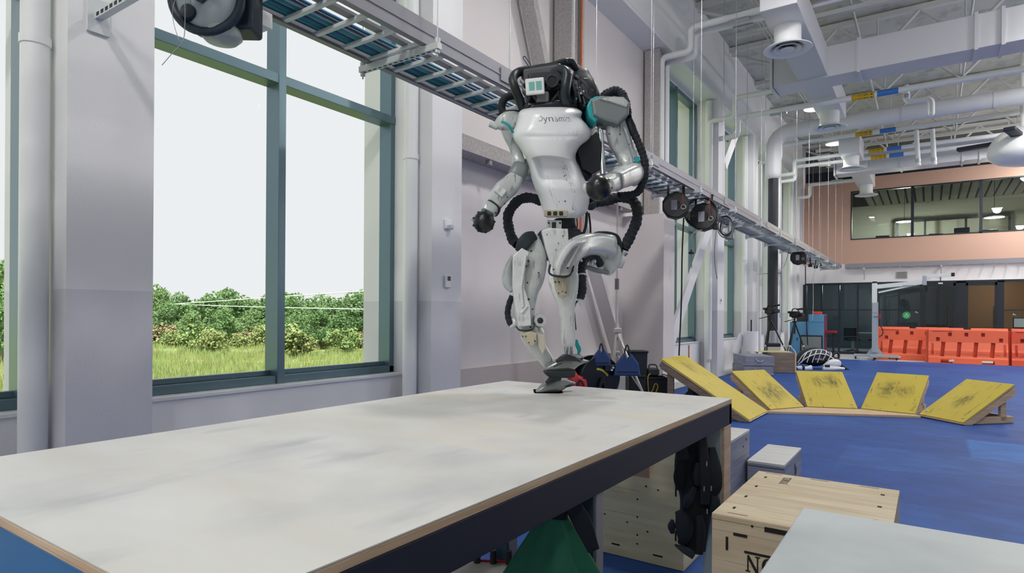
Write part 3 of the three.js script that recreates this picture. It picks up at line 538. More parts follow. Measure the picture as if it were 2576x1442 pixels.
  for (let i = 0; i < 34; i++) {
    const px = i < 26 ? 380 + i * 24 + rr(-9, 9) : -20 + (i - 26) * 14, d = rr(50, 62), q = at(px, 830, d), s = thing('shrub', 'pale shrub at the edge of the meadow', 'shrub', [q.x, gy, q.z], i, 'shrubs along the meadow edge');
    const c = rr(0.55, 1.0); s.scale.set(c * 1.2, c, c * 1.2); part(s, 'foliage', shrubs[i % 2], shrubM[i % 3]);
  }
  const wire = std('#e6e8e6', { roughness: 0.6 });
  single('overhead_wire', 'pale overhead wire rising across the trees outside', 'wire', tube([at(440, 765, 36), at(560, 757, 32), at(700, 747, 28), at(960, 730, 24)], 0.022, 30, 5), wire);
  single('overhead_wire', 'pale overhead wire running level across the trees outside', 'wire', tube([at(440, 765, 36.2), at(560, 770, 32), at(700, 774, 28), at(960, 779, 24)], 0.022, 30, 5), wire);
}
// ---------------------------------------------------------------- table and boxes
const plyTex = (a, b, sd, rep = [1, 1]) => tex(512, 512, (u, v) => { const g = fbm(u, v, 3, 40, sd, 4), k = fbm(u, v, 4, 4, sd + 9, 3), st = vn(u, v, 2, 130, sd + 4); return mixc(mixc(a, b, g * 1.3 - 0.2 + (k - 0.5) * 0.6), b.map((x) => x * 0.8), st > 0.86 ? 0.35 : 0); }, rep);
M.ply = std('#ffffff', { roughness: 0.6, map: plyTex([204, 190, 164], [176, 158, 128], 51, [1.2, 1.2]) });
M.plyPale = std('#ffffff', { roughness: 0.6, map: plyTex([224, 217, 182], [200, 191, 154], 71, [1.0, 1.0]) });
M.pine = std('#ffffff', { roughness: 0.65, map: plyTex([214, 190, 160], [184, 154, 122], 81, [1.4, 3]) });
M.oldWood = std('#ffffff', { roughness: 0.75, map: plyTex([150, 134, 118], [104, 92, 82], 91, [1.4, 3]) });
M.greyPly = std('#ffffff', { roughness: 0.6, map: plyTex([150, 154, 168], [118, 122, 138], 95, [0.9, 0.9]) });
M.greyTop = std('#ffffff', { roughness: 0.5, map: plyTex([206, 206, 204], [186, 187, 188], 97, [0.8, 0.8]) });
{
  const t = thing('plywood_table', 'large plywood work table with whitewashed top and navy skirt', 'table');
  const X0 = -1.965, X1 = -0.735, Z0 = -2.845, Z1 = -0.405;
  const top = tex(512, 1024, (u, v) => {
    const sm = fbm(u, v, 5, 7, 11, 5), sc = fbm(u, v, 14, 9, 37, 4), wood = fbm(u, v, 4, 22, 19, 4);
    let c = mixc([212, 213, 211], [200, 197, 190], wood * 1.2 - 0.25);
    c = mixc(c, [176, 180, 182], Math.max(0, sm - 0.55) * 2.0); c = mixc(c, [150, 155, 160], Math.max(0, sc - 0.64) * 1.6);
    return v > 0.06 && v < 0.45 ? mixc(c, [220, 213, 196], Math.max(0, fbm(u, v, 3, 9, 5, 3) - 0.45) * 1.2) : c;
  }, [1 / 1.23, 1 / 2.44]);
  part(t, 'tabletop', rbb(X0, 0.996, Z0, X1, 1.0, Z1, 0.001), std('#ffffff', { roughness: 0.45, map: top }));
  part(t, 'plywood_edge', rbb(X0, 0.978, Z0, X1, 0.996, Z1, 0.003), M.pine);
  const navy = std('#0a1630', { roughness: 0.7 }), blue = std('#2f6da3', { roughness: 0.4 });
  part(t, 'skirt_board', rbb(X1 - 0.04, 0.888, Z0, X1, 0.978, Z1, 0.003), navy);
  part(t, 'skirt_board', rbb(X0, 0.888, Z0, X0 + 0.04, 0.978, Z1, 0.003), navy);
  part(t, 'skirt_board', rbb(X0, 0.888, Z1 - 0.045, X1, 0.978, Z1 - 0.002, 0.003), blue);
  part(t, 'skirt_board', rbb(X0, 0.888, Z0 + 0.002, X1, 0.978, Z0 + 0.04, 0.003), navy);
  for (const [x, z] of [[-0.779, -2.785], [-0.785, -1.52], [-1.9, -2.785], [-1.9, -1.52], [-0.785, -0.47], [-1.9, -0.47]]) {
    const far = z < -2 && x > -1, mid = x > -1 && z > -2 && z < -1;
    if (mid) { part(t, 'leg', rbb(-0.792, FLOOR, -1.55, -0.742, 0.888, -1.504, 0.003), std('#8e8d96', { roughness: 0.6 })); part(t, 'leg_panel', rbb(-0.792, FLOOR, -1.503, -0.744, 0.887, -1.49, 0.002), std('#2c4456', { roughness: 0.5 })); continue; }
    part(t, 'leg', rbb(x - 0.045, FLOOR, z - (far ? 0.058 : 0.02), x + 0.042, 0.888, z + 0.05, 0.003), far ? M.pine : std('#8e8d96', { roughness: 0.6 }));
    part(t, 'leg_panel', rbb(x - 0.045, FLOOR, z + 0.051, x + 0.03, 0.887, z + 0.064, 0.002), far ? std('#9fb0b8', { roughness: 0.5 }) : std('#2c4456', { roughness: 0.5 }));
  }
  part(t, 'cross_rail', rbb(X0 + 0.05, 0.82, -2.02, X1 - 0.045, 0.886, -1.98, 0.003), M.pine);
}
function slotBox(name, label, [x0, z0, x1, z1], h, m, mt, slots, pr = []) {
  const b = thing(name, label, 'box', [(x0 + x1) / 2, 0, (z0 + z1) / 2]), w = x1 - x0, d = z1 - z0, t = 0.019;
  part(b, 'top_panel', rbx(w, t, d, 0.003, 0, h - t / 2, 0), mt);
  part(b, 'front_panel', rbx(w - 0.002, h - t, t, 0.002, 0, (h - t) / 2, d / 2 - t / 2 - 0.001), m); part(b, 'back_panel', rbx(w - 0.002, h - t, t, 0.002, 0, (h - t) / 2, -d / 2 + t / 2 + 0.001), m);
  for (const s of [-1, 1]) part(b, 'side_panel', rbx(t, h - t, d - 2 * t - 0.002, 0.002, s * (w / 2 - t / 2 - 0.001), (h - t) / 2, 0), m);
  const sm = std('#17130e', { roughness: 0.9 });
  for (const [f, a, c, lw, lh] of slots) {   // face, place on the face, size of the cut
    const g = f === 'f' ? bx(lw, lh, 0.004, -w / 2 + a, h - c, d / 2 - 0.0005) : f === 't' ? bx(lw, 0.004, lh, -w / 2 + a, h - 0.0015, -d / 2 + c) : bx(0.004, lh, lw, w / 2 - 0.0005, h - c, d / 2 - a);
    part(b, 'slot', g, sm);
  }
  pr.forEach((f) => f(b, w, d, h)); return b;
}
const print = (text, font, w, h, opt = {}) => new THREE.MeshStandardMaterial({ transparent: true, roughness: 0.8, map: canvasTex(512, Math.round(512 * h / w), (g, W, H) => {
  g.clearRect(0, 0, W, H); g.translate(W / 2, H / 2); if (opt.turn) g.rotate(opt.turn); g.fillStyle = opt.color || '#17140f'; g.font = font; g.textAlign = 'center'; g.textBaseline = 'middle'; g.fillText(text, 0, opt.dy || 0, W * 0.98); if (opt.bar) g.fillRect(-W / 2, opt.bar, W, 16);
}) });
{
  // far box under the table end
  const sl = []; for (const [a, c] of [[0.65, 0.1], [0.65, 0.34], [0.65, 0.58]]) sl.push(['f', a + 0.07, c, 0.008, 0.055]);
  for (const [a, c] of [[0.5, 0.22], [0.43, 0.3], [0.55, 0.34], [0.62, 0.35], [0.5, 0.42], [0.5, 0.52], [0.3, 0.54], [0.44, 0.56], [0.56, 0.59], [0.5, 0.62], [0.5, 0.67]]) sl.push(['f', a, c, 0.009, 0.008]);
  sl.push(['f', 0.37, 0.7, 0.05, 0.008], ['f', 0.62, 0.71, 0.055, 0.008]);
  slotBox('plywood_box', 'pale plywood jump box with dark slots standing past the table end', [-1.85, -3.76, -1.085, -3.25], 0.762, M.plyPale, M.plyPale, sl);
  const s2 = []; for (let k = 0; k < 4; k++) s2.push(['t', 0.045, 0.09 + k * 0.15, 0.008, 0.022]); for (let k = 0; k < 3; k++) s2.push(['t', 0.06 + k * 0.16, 0.02, 0.06, 0.003]); for (let k = 0; k < 3; k++) s2.push(['t', 0.425, 0.1 + k * 0.16, 0.012, 0.016]);
  s2.push(['t', 0.07, 0.6, 0.06, 0.003], ['f', 0.086, 0.052, 0.04, 0.008], ['f', 0.047, 0.085, 0.007, 0.04], ['f', 0.12, 0.018, 0.006, 0.006], ['f', 0.09, 0.175, 0.008, 0.008], ['f', 0.13, 0.18, 0.006, 0.006], ['f', 0.23, 0.02, 0.15, 0.014]);
  slotBox('plywood_box', 'plywood jump box with burnt lettering on top and front beside the table', [-0.556, -2.555, -0.085, -1.924], 0.762, M.ply, M.ply, s2, [(b, w, d, h) => {
    part(b, 'burnt_lettering', new THREE.PlaneGeometry(0.24, 0.075), print('PERSON', 'bold 150px serif', 0.24, 0.075, { turn: Math.PI, bar: 58 }), [-w / 2 + 0.098 + 0.12, h - 0.13, d / 2 + 0.0006]);
    const q = part(b, 'burnt_lettering', new THREE.PlaneGeometry(0.11, 0.055).rotateX(-Math.PI / 2).rotateY(Math.PI / 2), print('YOREL', 'bold 170px serif', 0.11, 0.055, { dy: 30 }), [-w / 2 + 0.11, h + 0.0006, -d / 2 + 0.1]); q.userData.label = 'dark burnt lettering';
  }]);
  slotBox('painted_box', 'tall grey painted plywood box behind the table leg', [-1.6, -4.913, -1.135, -4.3], 0.508, M.greyPly, M.greyTop, [['s', 0.5, 0.06, 0.012, 0.016], ['s', 0.42, 0.1, 0.012, 0.014]]);
  slotBox('painted_box', 'low grey painted box with handwritten digit on its side', [-1.12, -5.48, -0.862, -4.775], 0.3, M.greyPly, M.greyTop, [['f', 0.13, 0.035, 0.25, 0.004]], [(b, w, d, h) => {
    const q = part(b, 'handwritten_digit', new THREE.PlaneGeometry(0.26, 0.2).rotateY(Math.PI / 2), print('4', 'italic bold 300px sans-serif', 0.26, 0.2, { turn: -1.0, color: '#2b2b33' }), [w / 2 + 0.0006, h - 0.14, -0.08]);
  }]);
  const p = thing('grey_platform', 'smooth light grey platform top standing before the lettered plywood box', 'platform');
  part(p, 'top_panel', rbb(-0.257, 0.882, -1.66, 0.75, 0.9, -0.45, 0.004), std('#ffffff', { roughness: 0.5, map: tex(512, 512, (u, v) => mixc([176, 184, 186], [150, 158, 162], Math.max(0, fbm(u, v, 4, 4, 131, 4) - 0.5) * 2.4), [0.9, 0.9]) }));
  part(p, 'side_panel', rbb(-0.25, FLOOR, -1.65, -0.232, 0.882, -0.46, 0.002), M.greyPly); part(p, 'side_panel', rbb(0.72, FLOOR, -1.65, 0.74, 0.882, -0.46, 0.002), M.greyPly);
  part(p, 'end_panel', rbb(-0.232, FLOOR, -1.65, 0.72, 0.882, -1.632, 0.002), M.greyPly);
}
// yellow ramps set out in an arc
{
  const yel = (sd, hot) => std('#ffffff', { roughness: 0.55, map: tex(256, 256, (u, v) => {
    let c = mixc([204, 186, 76], [192, 172, 62], fbm(u, v, 4, 4, sd, 4));
    const sc = fbm(u, v, 22, 6, sd + 3, 4), sp = vn(u, v, 40, 40, sd + 7);
    let k = Math.max(0, sc - 0.68) * 2.2; for (const [hx, hy, hr] of hot) { const d = Math.hypot((u - hx) * 1.1, v - hy) / hr; if (d < 1) k += (1 - d) * (0.2 + 1.3 * Math.max(0, fbm(u, v, 26, 18, sd + 5, 3) - 0.35)); }
    c = mixc(c, [62, 56, 28], Math.min(0.85, k)); return sp > 0.965 ? mixc(c, [90, 80, 40], 0.6) : c;
  }) });
  const ramps = [
    [[-1.917, -8.271], [-1.895, -9.218], 1.4, 31.5, M.oldWood, [[0.5, 0.8, 0.14]], 'long yellow topped ramp rising toward the window wall'],
    [[-1.891, -9.392], [-1.537, -9.974], 0.9, 32.5, M.pine, [[0.7, 0.45, 0.3], [0.4, 0.35, 0.3]], 'yellow ramp with diagonal scuffs beside the long ramp'],
    [[-1.5, -10.02], [-0.868, -10.261], 0.91, 30.5, M.pine, [[0.68, 0.72, 0.25], [0.4, 0.7, 0.2]], 'yellow ramp in the middle with faint scuffs'],
    [[-0.827, -10.292], [-0.164, -10.159], 0.92, 31.3, M.pine, [[0.7, 0.52, 0.2], [0.35, 0.55, 0.3]], 'yellow ramp with one dark black scuff patch'],
    [[-0.122, -10.176], [0.357, -9.692], 0.91, 31.3, M.pine, [[0.5, 0.45, 0.22]], 'chipped yellow ramp with open wooden side frame'],
  ];
  ramps.forEach(([A, B, L, deg, wood, hot, label], i) => {
    const ex = B[0] - A[0], ez = B[1] - A[1], w = Math.hypot(ex, ez), g = thing('yellow_ramp', label, 'ramp', [(A[0] + B[0]) / 2, 0, (A[1] + B[1]) / 2], Math.atan2(-ez, ex)), a = rad(deg), c = Math.cos(a), s = Math.sin(a);
    const bp = new RoundedBoxGeometry(w, 0.02, L, 1, 0.002); bp.translate(0, 0, -L / 2); const p = bp.attributes.position, uv = [];
    for (let k = 0; k < p.count; k++) uv.push(p.getX(k) / w + 0.5, -p.getZ(k) / L); bp.setAttribute('uv', new THREE.Float32BufferAttribute(uv, 2));
    const hole = (i === 4), off = 0.03;
    part(g, 'yellow_board', bp, yel(200 + i * 13, hot), [0, off - 0.01 + 0.01, 0], [a, 0, 0]);
    part(g, 'plywood_edge', rbx(w, 0.014, L, 0.002, 0, 0, -L / 2), M.pine, [0, off - 0.017, 0.008], [a, 0, 0]);
    for (const sx of [-1, 1]) {
      const x = sx * (w / 2 - 0.022);
      // sloping stringer, cut level at the foot
      const st = extr([[0.02, 0.0], [0.02 + 0.12, 0.0], [L * c, L * s - 0.11], [L * c + 0.03, L * s - 0.06], [L * c - 0.0, L * s - 0.01], [0, 0.008]], 0.038).rotateY(-Math.PI / 2 + Math.PI).translate(0, 0, 0);
      st.rotateY(0); part(g, 'stringer', st, wood, [x - 0.019, 0.002, 0]);
      part(g, 'base_rail', rbx(0.038, 0.085, L * c * 0.98, 0.003, x - sx * 0.04, 0.0445, -L * c * 0.56), wood);
      part(g, 'post', rbx(0.038, L * s - 0.16, 0.089, 0.003, x - sx * 0.04, (L * s - 0.16) / 2 + 0.03, -L * c + 0.12), wood);
    }
    part(g, 'back_rail', rbx(w - 0.1, 0.085, 0.038, 0.003, 0, 0.046, -L * c * 1.02), wood);
  });
  const fl = new THREE.Shape([[-1.93, 9.2], [-0.1, 10.05], [-0.164, 10.13], [-0.827, 10.26], [-0.868, 10.23], [-1.5, 9.99], [-1.537, 9.94], [-1.86, 9.4]].map((p) => new THREE.Vector2(...p)));
  single('filler_board', 'flat tan plywood board lying in front of the yellow ramps', 'board', muv(new THREE.ExtrudeGeometry(fl, { depth: 0.03, bevelEnabled: false }).rotateX(-Math.PI / 2)), M.pine, [0, 0, 0]);
  single('prop_block', 'dark wooden block propping the long yellow ramp', 'block', bar(V(-3.0, 0.06, -8.9), V(-2.72, 0.3, -8.75), 0.24, 0.1), std('#4f5257', { roughness: 0.7 }));
}
// harness vest hanging at the table leg
{
  const D = 2.56, o = at(1745, 1240, D), v = thing('harness_vest', 'black padded harness vest hanging at the corner of the table', 'vest', [o.x, o.y, o.z], YAW);
  const q = (px, py, dz = 0, rx = 0.03, ry = 0.02) => { const k = (D - dz) / FOCAL; return [(px - 1745) * k, (1240 - py) * k, dz, rx, ry]; };
  const cloth = std('#20262d', { roughness: 0.8, bumpMap: bumpFine, bumpScale: 0.001 }), cloth2 = std('#15191f', { roughness: 0.75 }), teal = std('#1d2a33', { roughness: 0.7 });
  part(v, 'back_pad', limb([q(1750, 1100, -0.03, 0.05, 0.03), q(1750, 1150, -0.03, 0.075, 0.04), q(1752, 1200, -0.03, 0.08, 0.04), q(1758, 1260, -0.03, 0.068, 0.04), q(1752, 1330, -0.03, 0.06, 0.04), q(1750, 1388, -0.03, 0.05, 0.03)], { n: 3 }), cloth2);
  part(v, 'shoulder_pad', limb([q(1718, 1120, 0.02, 0.012, 0.012), q(1712, 1135, 0.02, 0.026, 0.02), q(1715, 1152, 0.02, 0.022, 0.016)], { n: 2.6 }), cloth);
  part(v, 'side_panel', limb([q(1716, 1160, 0, 0.02, 0.012), q(1710, 1200, 0, 0.026, 0.015), q(1712, 1232, 0, 0.018, 0.012)], { n: 3 }), cloth2);
  part(v, 'shoulder_strap', limb([q(1758, 1098, 0.04, 0.018, 0.008), q(1762, 1150, 0.05, 0.02, 0.01), q(1766, 1210, 0.05, 0.022, 0.01), q(1765, 1260, 0.04, 0.02, 0.01)], { n: 3.5 }), cloth);
  part(v, 'front_pad', limb([q(1785, 1120, 0.03, 0.014, 0.012), q(1789, 1170, 0.04, 0.028, 0.018), q(1792, 1215, 0.04, 0.026, 0.018), q(1788, 1238, 0.03, 0.018, 0.01)], { n: 3 }), cloth);
  part(v, 'front_pad', limb([q(1750, 1160, 0.03, 0.012, 0.012), q(1748, 1190, 0.03, 0.02, 0.015), q(1750, 1215, 0.03, 0.014, 0.012)], { n: 3 }), cloth);
  part(v, 'hip_pad', limb([q(1790, 1235, 0.02, 0.016, 0.014), q(1793, 1262, 0.03, 0.022, 0.02), q(1786, 1290, 0.02, 0.012, 0.012)], { n: 2.6 }), teal);
  part(v, 'hip_pad', limb([q(1742, 1222, 0.02, 0.012, 0.012), q(1728, 1250, 0.03, 0.02, 0.018), q(1722, 1272, 0.02, 0.012, 0.01)], { n: 2.6 }), teal);
  part(v, 'leg_pad', limb([q(1704, 1283, 0.02, 0.016, 0.01), q(1716, 1310, 0.02, 0.034, 0.02), q(1718, 1345, 0.02, 0.03, 0.018), q(1712, 1366, 0.01, 0.014, 0.01)], { n: 2.8 }), teal);
  part(v, 'leg_pad', limb([q(1692, 1308, 0.0, 0.006, 0.008), q(1690, 1325, 0.0, 0.016, 0.014), q(1692, 1342, 0, 0.008, 0.008)], { n: 2.6 }), teal);
  part(v, 'belt', limb([q(1752, 1290, 0.04, 0.014, 0.01), q(1754, 1330, 0.05, 0.018, 0.012), q(1752, 1386, 0.04, 0.016, 0.01)], { n: 3 }), cloth);
  part(v, 'flap', limb([q(1695, 1368, 0.02, 0.004, 0.01), q(1716, 1378, 0.03, 0.014, 0.014), q(1740, 1392, 0.03, 0.016, 0.012)], { n: 3 }), std('#3a444c', { roughness: 0.8 }));
  for (const [x, y] of [[1759, 1218], [1777, 1217], [1765, 1155], [1767, 1275]]) part(v, 'buckle', rbx(0.005, 0.02, 0.004, 0.001), std('#b8bcbc', { metalness: 0.6, roughness: 0.3 }), q(x, y, 0.066).slice(0, 3));
  part(v, 'hanging_strap', limb([q(1758, 1072, 0.02, 0.02, 0.004), q(1756, 1090, 0.03, 0.018, 0.005), q(1752, 1110, 0.03, 0.016, 0.006)], { n: 4 }), cloth2);
}
// green sack and small tray under the table
{
  const D = 1.62, o = at(1396, 1262, D), b = thing('green_sack', 'dark green cloth sack hanging under the table', 'sack', [o.x, o.y, o.z], YAW);
  const prof = [[0.0, 0.015], [-0.03, 0.035], [-0.09, 0.07], [-0.17, 0.115], [-0.25, 0.16], [-0.33, 0.19], [-0.42, 0.2], [-0.5, 0.16], [-0.53, 0.02]], pos = [], idx = [], S = 64;
  prof.forEach(([y, r], i) => { for (let k = 0; k < S; k++) { const a = (k / S) * 6.2832, f = 1 + 0.13 * Math.sin(a * 7 + i * 0.12) * Math.min(1, i / 3) + 0.06 * Math.sin(a * 3 + 1.2); pos.push(Math.cos(a) * r * f * 0.74 - 0.03 * (i / 8), y * 0.75, Math.sin(a) * r * f * 0.42); } });
  for (let i = 0; i < prof.length - 1; i++) for (let k = 0; k < S; k++) { const p = i * S + k, q = i * S + (k + 1) % S; idx.push(p, q, p + S, q, q + S, p + S); }
  const g = new THREE.BufferGeometry(); g.setAttribute('position', new THREE.Float32BufferAttribute(pos, 3)); g.setIndex(idx); g.computeVertexNormals();
  part(b, 'cloth_body', g, std('#1c6a50', { roughness: 0.7, side: THREE.DoubleSide }));
  part(b, 'drawstring_neck', limb([[0.0, 0.008, 0, 0.024, 0.02], [0.004, -0.01, 0, 0.03, 0.024], [0.0, -0.04, 0, 0.034, 0.024]], {}), std('#0c1620', { roughness: 0.8 }));
  part(b, 'strap', limb([[0.03, 0.02, 0.01, 0.02, 0.006], [0.07, -0.05, 0.02, 0.024, 0.006], [0.1, -0.12, 0.02, 0.016, 0.006]], { n: 4 }), std('#0c1620', { roughness: 0.8 }));
  const p2 = at(1215, 1440, 3.2), tr = thing('peg_tray', 'grey tray with black pegs and red trim under the table', 'tray', [p2.x, 0, p2.z], 0.5);
  part(tr, 'tray_base', rbx(0.34, 0.04, 0.24, 0.008, 0, 0.02, 0), std('#8d8a86')); part(tr, 'red_trim', merge(rbx(0.345, 0.012, 0.012, 0.003, 0, 0.045, -0.118), rbx(0.345, 0.012, 0.012, 0.003, 0, 0.045, 0.118)), M.red);
  for (let k = 0; k < 4; k++) part(tr, 'peg', cyl(0.016, 0.018, 0.07, 12, -0.13 + k * 0.085, 0.075, -0.1), M.black);
}
// ---------------------------------------------------------------- hose reels and cables on the tray
function reel(label, [x, y, z], turn, r, open, tall = 0.12) {
  const o = thing('cable_reel', label, 'reel', [x, y, z], turn);
  part(o, 'housing', cyl(r, r, tall, 10).rotateX(Math.PI / 2), M.black); part(o, 'face_plate', cyl(r * 0.86, r * 0.9, 0.015, 32).rotateX(Math.PI / 2), M.blackGloss, [0, 0, tall / 2 + 0.007]);
  part(o, 'hub', cyl(r * 0.3, r * 0.34, 0.02, 24).rotateX(Math.PI / 2), M.black, [0, 0, tall / 2 + 0.02]);
  part(o, 'label_plate', bx(r * 0.42, r * 0.72, 0.003, -r * 0.12, -r * 0.02, tall / 2 + 0.032), std('#9a9aa2'));
  part(o, 'mount_bracket', merge(bx(0.03, 0.2, 0.02, -r * 0.55, r * 0.95 + 0.03, 0), bx(0.03, 0.2, 0.02, r * 0.55, r * 0.95 + 0.03, 0), bx(r * 1.3, 0.025, 0.03, 0, r * 0.95 + 0.12, 0)), M.black);
  if (open) part(o, 'carry_frame', ring(r * 1.05, 0.022, 28, 8), M.black, [-r * 0.2, r * 0.35, 0.02]);
  part(o, 'cable_guide', rbx(0.07, 0.09, 0.08, 0.01, r * 0.8, -r * 0.7, 0), M.black);
  const st = part(o, 'red_strap', bar(V(r * 0.42, r * 1.25, tall / 2 + 0.04), V(r * 0.5, -r * 0.1, tall / 2 + 0.04), 0.035, 0.008, V(1, 0, 0)), M.red); part(st, 'hook_ring', ring(0.03, 0.006, 20, 6).translate(r * 0.52, -r * 0.2, tall / 2 + 0.04), M.steel);
  return o;
}
reel('black cable reel with red strap and grey plate under the tray', [-2.86, 2.86, -8.15], 0.35, 0.185, false);
reel('black cable reel with open round carry frame and red strap', [-2.8, 2.84, -9.2], 0.2, 0.21, true, 0.14);
reel('small black cable reel at the far end of the tray', [-2.9, 2.93, -17.75], 0.25, 0.2, false);
{
  const o = thing('hose_reel', 'dark grey spring hose reel with pale hub hung beside the big window', 'reel', [-3.02, 2.94, -1.72], 0.62);
  const gM = std('#9aa4aa', { roughness: 0.4, metalness: 0.3 }), dM = std('#223240', { roughness: 0.5 });
  part(o, 'drum', cyl(0.17, 0.17, 0.1, 40).rotateX(Math.PI / 2), dM); part(o, 'rim', ring(0.17, 0.022, 40, 10), dM, [0, 0, 0.05]);
  part(o, 'drum_face', lathe([[0.001, 0.02], [0.06, 0.03], [0.13, 0.02], [0.155, 0]], 40).rotateX(Math.PI / 2), gM, [0, 0, 0.05]);
  part(o, 'hub_cap', cyl(0.035, 0.04, 0.03, 24).rotateX(Math.PI / 2), dM, [-0.075, -0.085, 0.075]); part(o, 'spring_arm', limb([[-0.02, 0.1, 0.07, 0.03, 0.02], [0.0, 0.03, 0.08, 0.035, 0.02], [-0.03, -0.03, 0.075, 0.03, 0.015]], { n: 3 }), dM);
  part(o, 'side_housing', rbx(0.16, 0.3, 0.16, 0.02, 0.12, 0.03, -0.09), dM); part(o, 'lower_cowl', lathe([[0.09, 0.03], [0.1, -0.01], [0.075, -0.035], [0.001, -0.045]], 32), std('#a5b0ae', { roughness: 0.4 }), [0.04, -0.15, -0.03]);
  part(o, 'mount_bracket', rbx(0.05, 0.24, 0.06, 0.01, 0.1, 0.22, -0.1), M.black); part(o, 'red_tag', rbx(0.04, 0.03, 0.01, 0.004, 0.0, 0.155, 0.08), M.red);
  part(o, 'release_cord', tube([[-0.07, 0.2, 0.1], [-0.075, 0, 0.11], [-0.08, -0.16, 0.1], [-0.09, -0.24, 0.1], [-0.14, -0.3, 0.1], [-0.19, -0.36, 0.1]], 0.002, 30, 5), M.steel); part(o, 'cord_loop', tube([[-0.1, 0.05, 0.1], [-0.14, -0.1, 0.1], [-0.11, -0.23, 0.1], [-0.085, -0.24, 0.1]], 0.0015, 24, 5), M.steel);
}
const cord = (label, pts, r = 0.008, m = M.black) => single('hanging_cable', label, 'cable', tube(pts, r, 40, 6), m);
cord('black cable dropping from the first reel to the ramp', [onX(1720, 548, -2.86), onX(1716, 640, -2.9), onX(1714, 760, -2.95), onX(1708, 895, -3.0)], 0.011);
cord('thin grey cord from the second reel with plug', [onX(1775, 575, -2.8), onX(1742, 590, -2.8), onX(1739, 630, -2.8), onX(1740, 675, -2.8)], 0.007, std('#7d8288'));
cord('thin grey cable hanging beside the window brace', [onX(1808, 508, -2.78), onX(1804, 560, -2.8), onX(1798, 620, -2.82), onX(1799, 670, -2.84), onX(1804, 702, -2.85)], 0.006, std('#6f757a'));
cord('thin grey cable hanging by the black duct pipe', [onX(1986, 622, -2.95), onX(1982, 640, -3.0), onX(1975, 665, -3.05), onX(1964, 690, -3.1), onX(1962, 800, -3.1)], 0.008, std('#7d8288'));
cord('black cable from the small far reel to the floor', [onX(2026, 668, -2.9), onX(2027, 730, -2.9), onX(2029, 820, -2.9), onX(2032, 868, -2.92)], 0.013);
cord('pale twisted cable hanging at the tray end', [onX(2056, 640, -2.85), onX(2052, 672, -2.9), onX(2046, 700, -2.9), onX(2046, 760, -2.9), onX(2044, 805, -2.9)], 0.008, std('#a9aeac'));
{
  const p = onX(1739, 636, -2.8), k = thing('cord_plug', 'black round plug at the end of the thin grey cord', 'plug', [p.x, p.y, p.z]); part(k, 'plug_body', lathe([[0.001, 0.018], [0.035, 0.014], [0.04, 0], [0.035, -0.016], [0.001, -0.02]], 20), M.black); part(k, 'cap', cyl(0.012, 0.014, 0.03, 12, 0, 0.03, 0), M.black);
  const c0 = onX(1826, 575, -2.8), c = thing('cable_coil', 'coil of grey and black cable hung under the tray', 'coil', [c0.x, c0.y + 0.03, c0.z], 0.4); part(c, 'hook', rod(V(0, 0.1, 0), V(0, 0.3, 0), 0.008), M.galv);
  for (let i = 0; i < 5; i++) part(c, 'loop', ring(0.15 - i * 0.012, 0.009, 32, 6).scale(0.8, 1.15, 1), i % 2 ? M.black : std('#8b9096', { roughness: 0.4 }), [rr(-0.02, 0.02), rr(-0.02, 0.02), i * 0.014], [0, rr(-0.2, 0.2), 0]);
  const b0 = onX(1836, 594, -2.8), jb = thing('outlet_box', 'grey steel outlet box below the cable coil', 'box', [b0.x, b0.y, b0.z]); part(jb, 'box_body', rbx(0.13, 0.11, 0.1, 0.006), std('#7f878a', { metalness: 0.4, roughness: 0.5 })); part(jb, 'cover', rbx(0.11, 0.09, 0.006, 0.002, 0, 0, 0.052), std('#969d9f', { metalness: 0.4 })); part(jb, 'pipe_stub', rod(V(0, 0.05, 0), V(0, 0.48, 0), 0.012), M.galv);
  for (const [i, px, py] of [[0, 2038, 668], [1, 2052, 672], [2, 2064, 668]]) { const q = onX(px, py, -2.95), s = thing('tray_camera', ['small black camera unit hung beside the far reel', 'small dark camera unit hung between two others', 'small white topped camera unit at the tray corner'][i], 'camera', [q.x, q.y, q.z], 0.3); part(s, 'body', rbx(0.1, 0.09, 0.12, 0.015), i === 2 ? M.white : M.black); part(s, 'lens', cyl(0.03, 0.03, 0.04, 16).rotateX(Math.PI / 2), M.blackGloss, [0, 0, 0.07]); part(s, 'mount', bx(0.03, 0.3, 0.03, 0, 0.17, 0), M.black); }
}
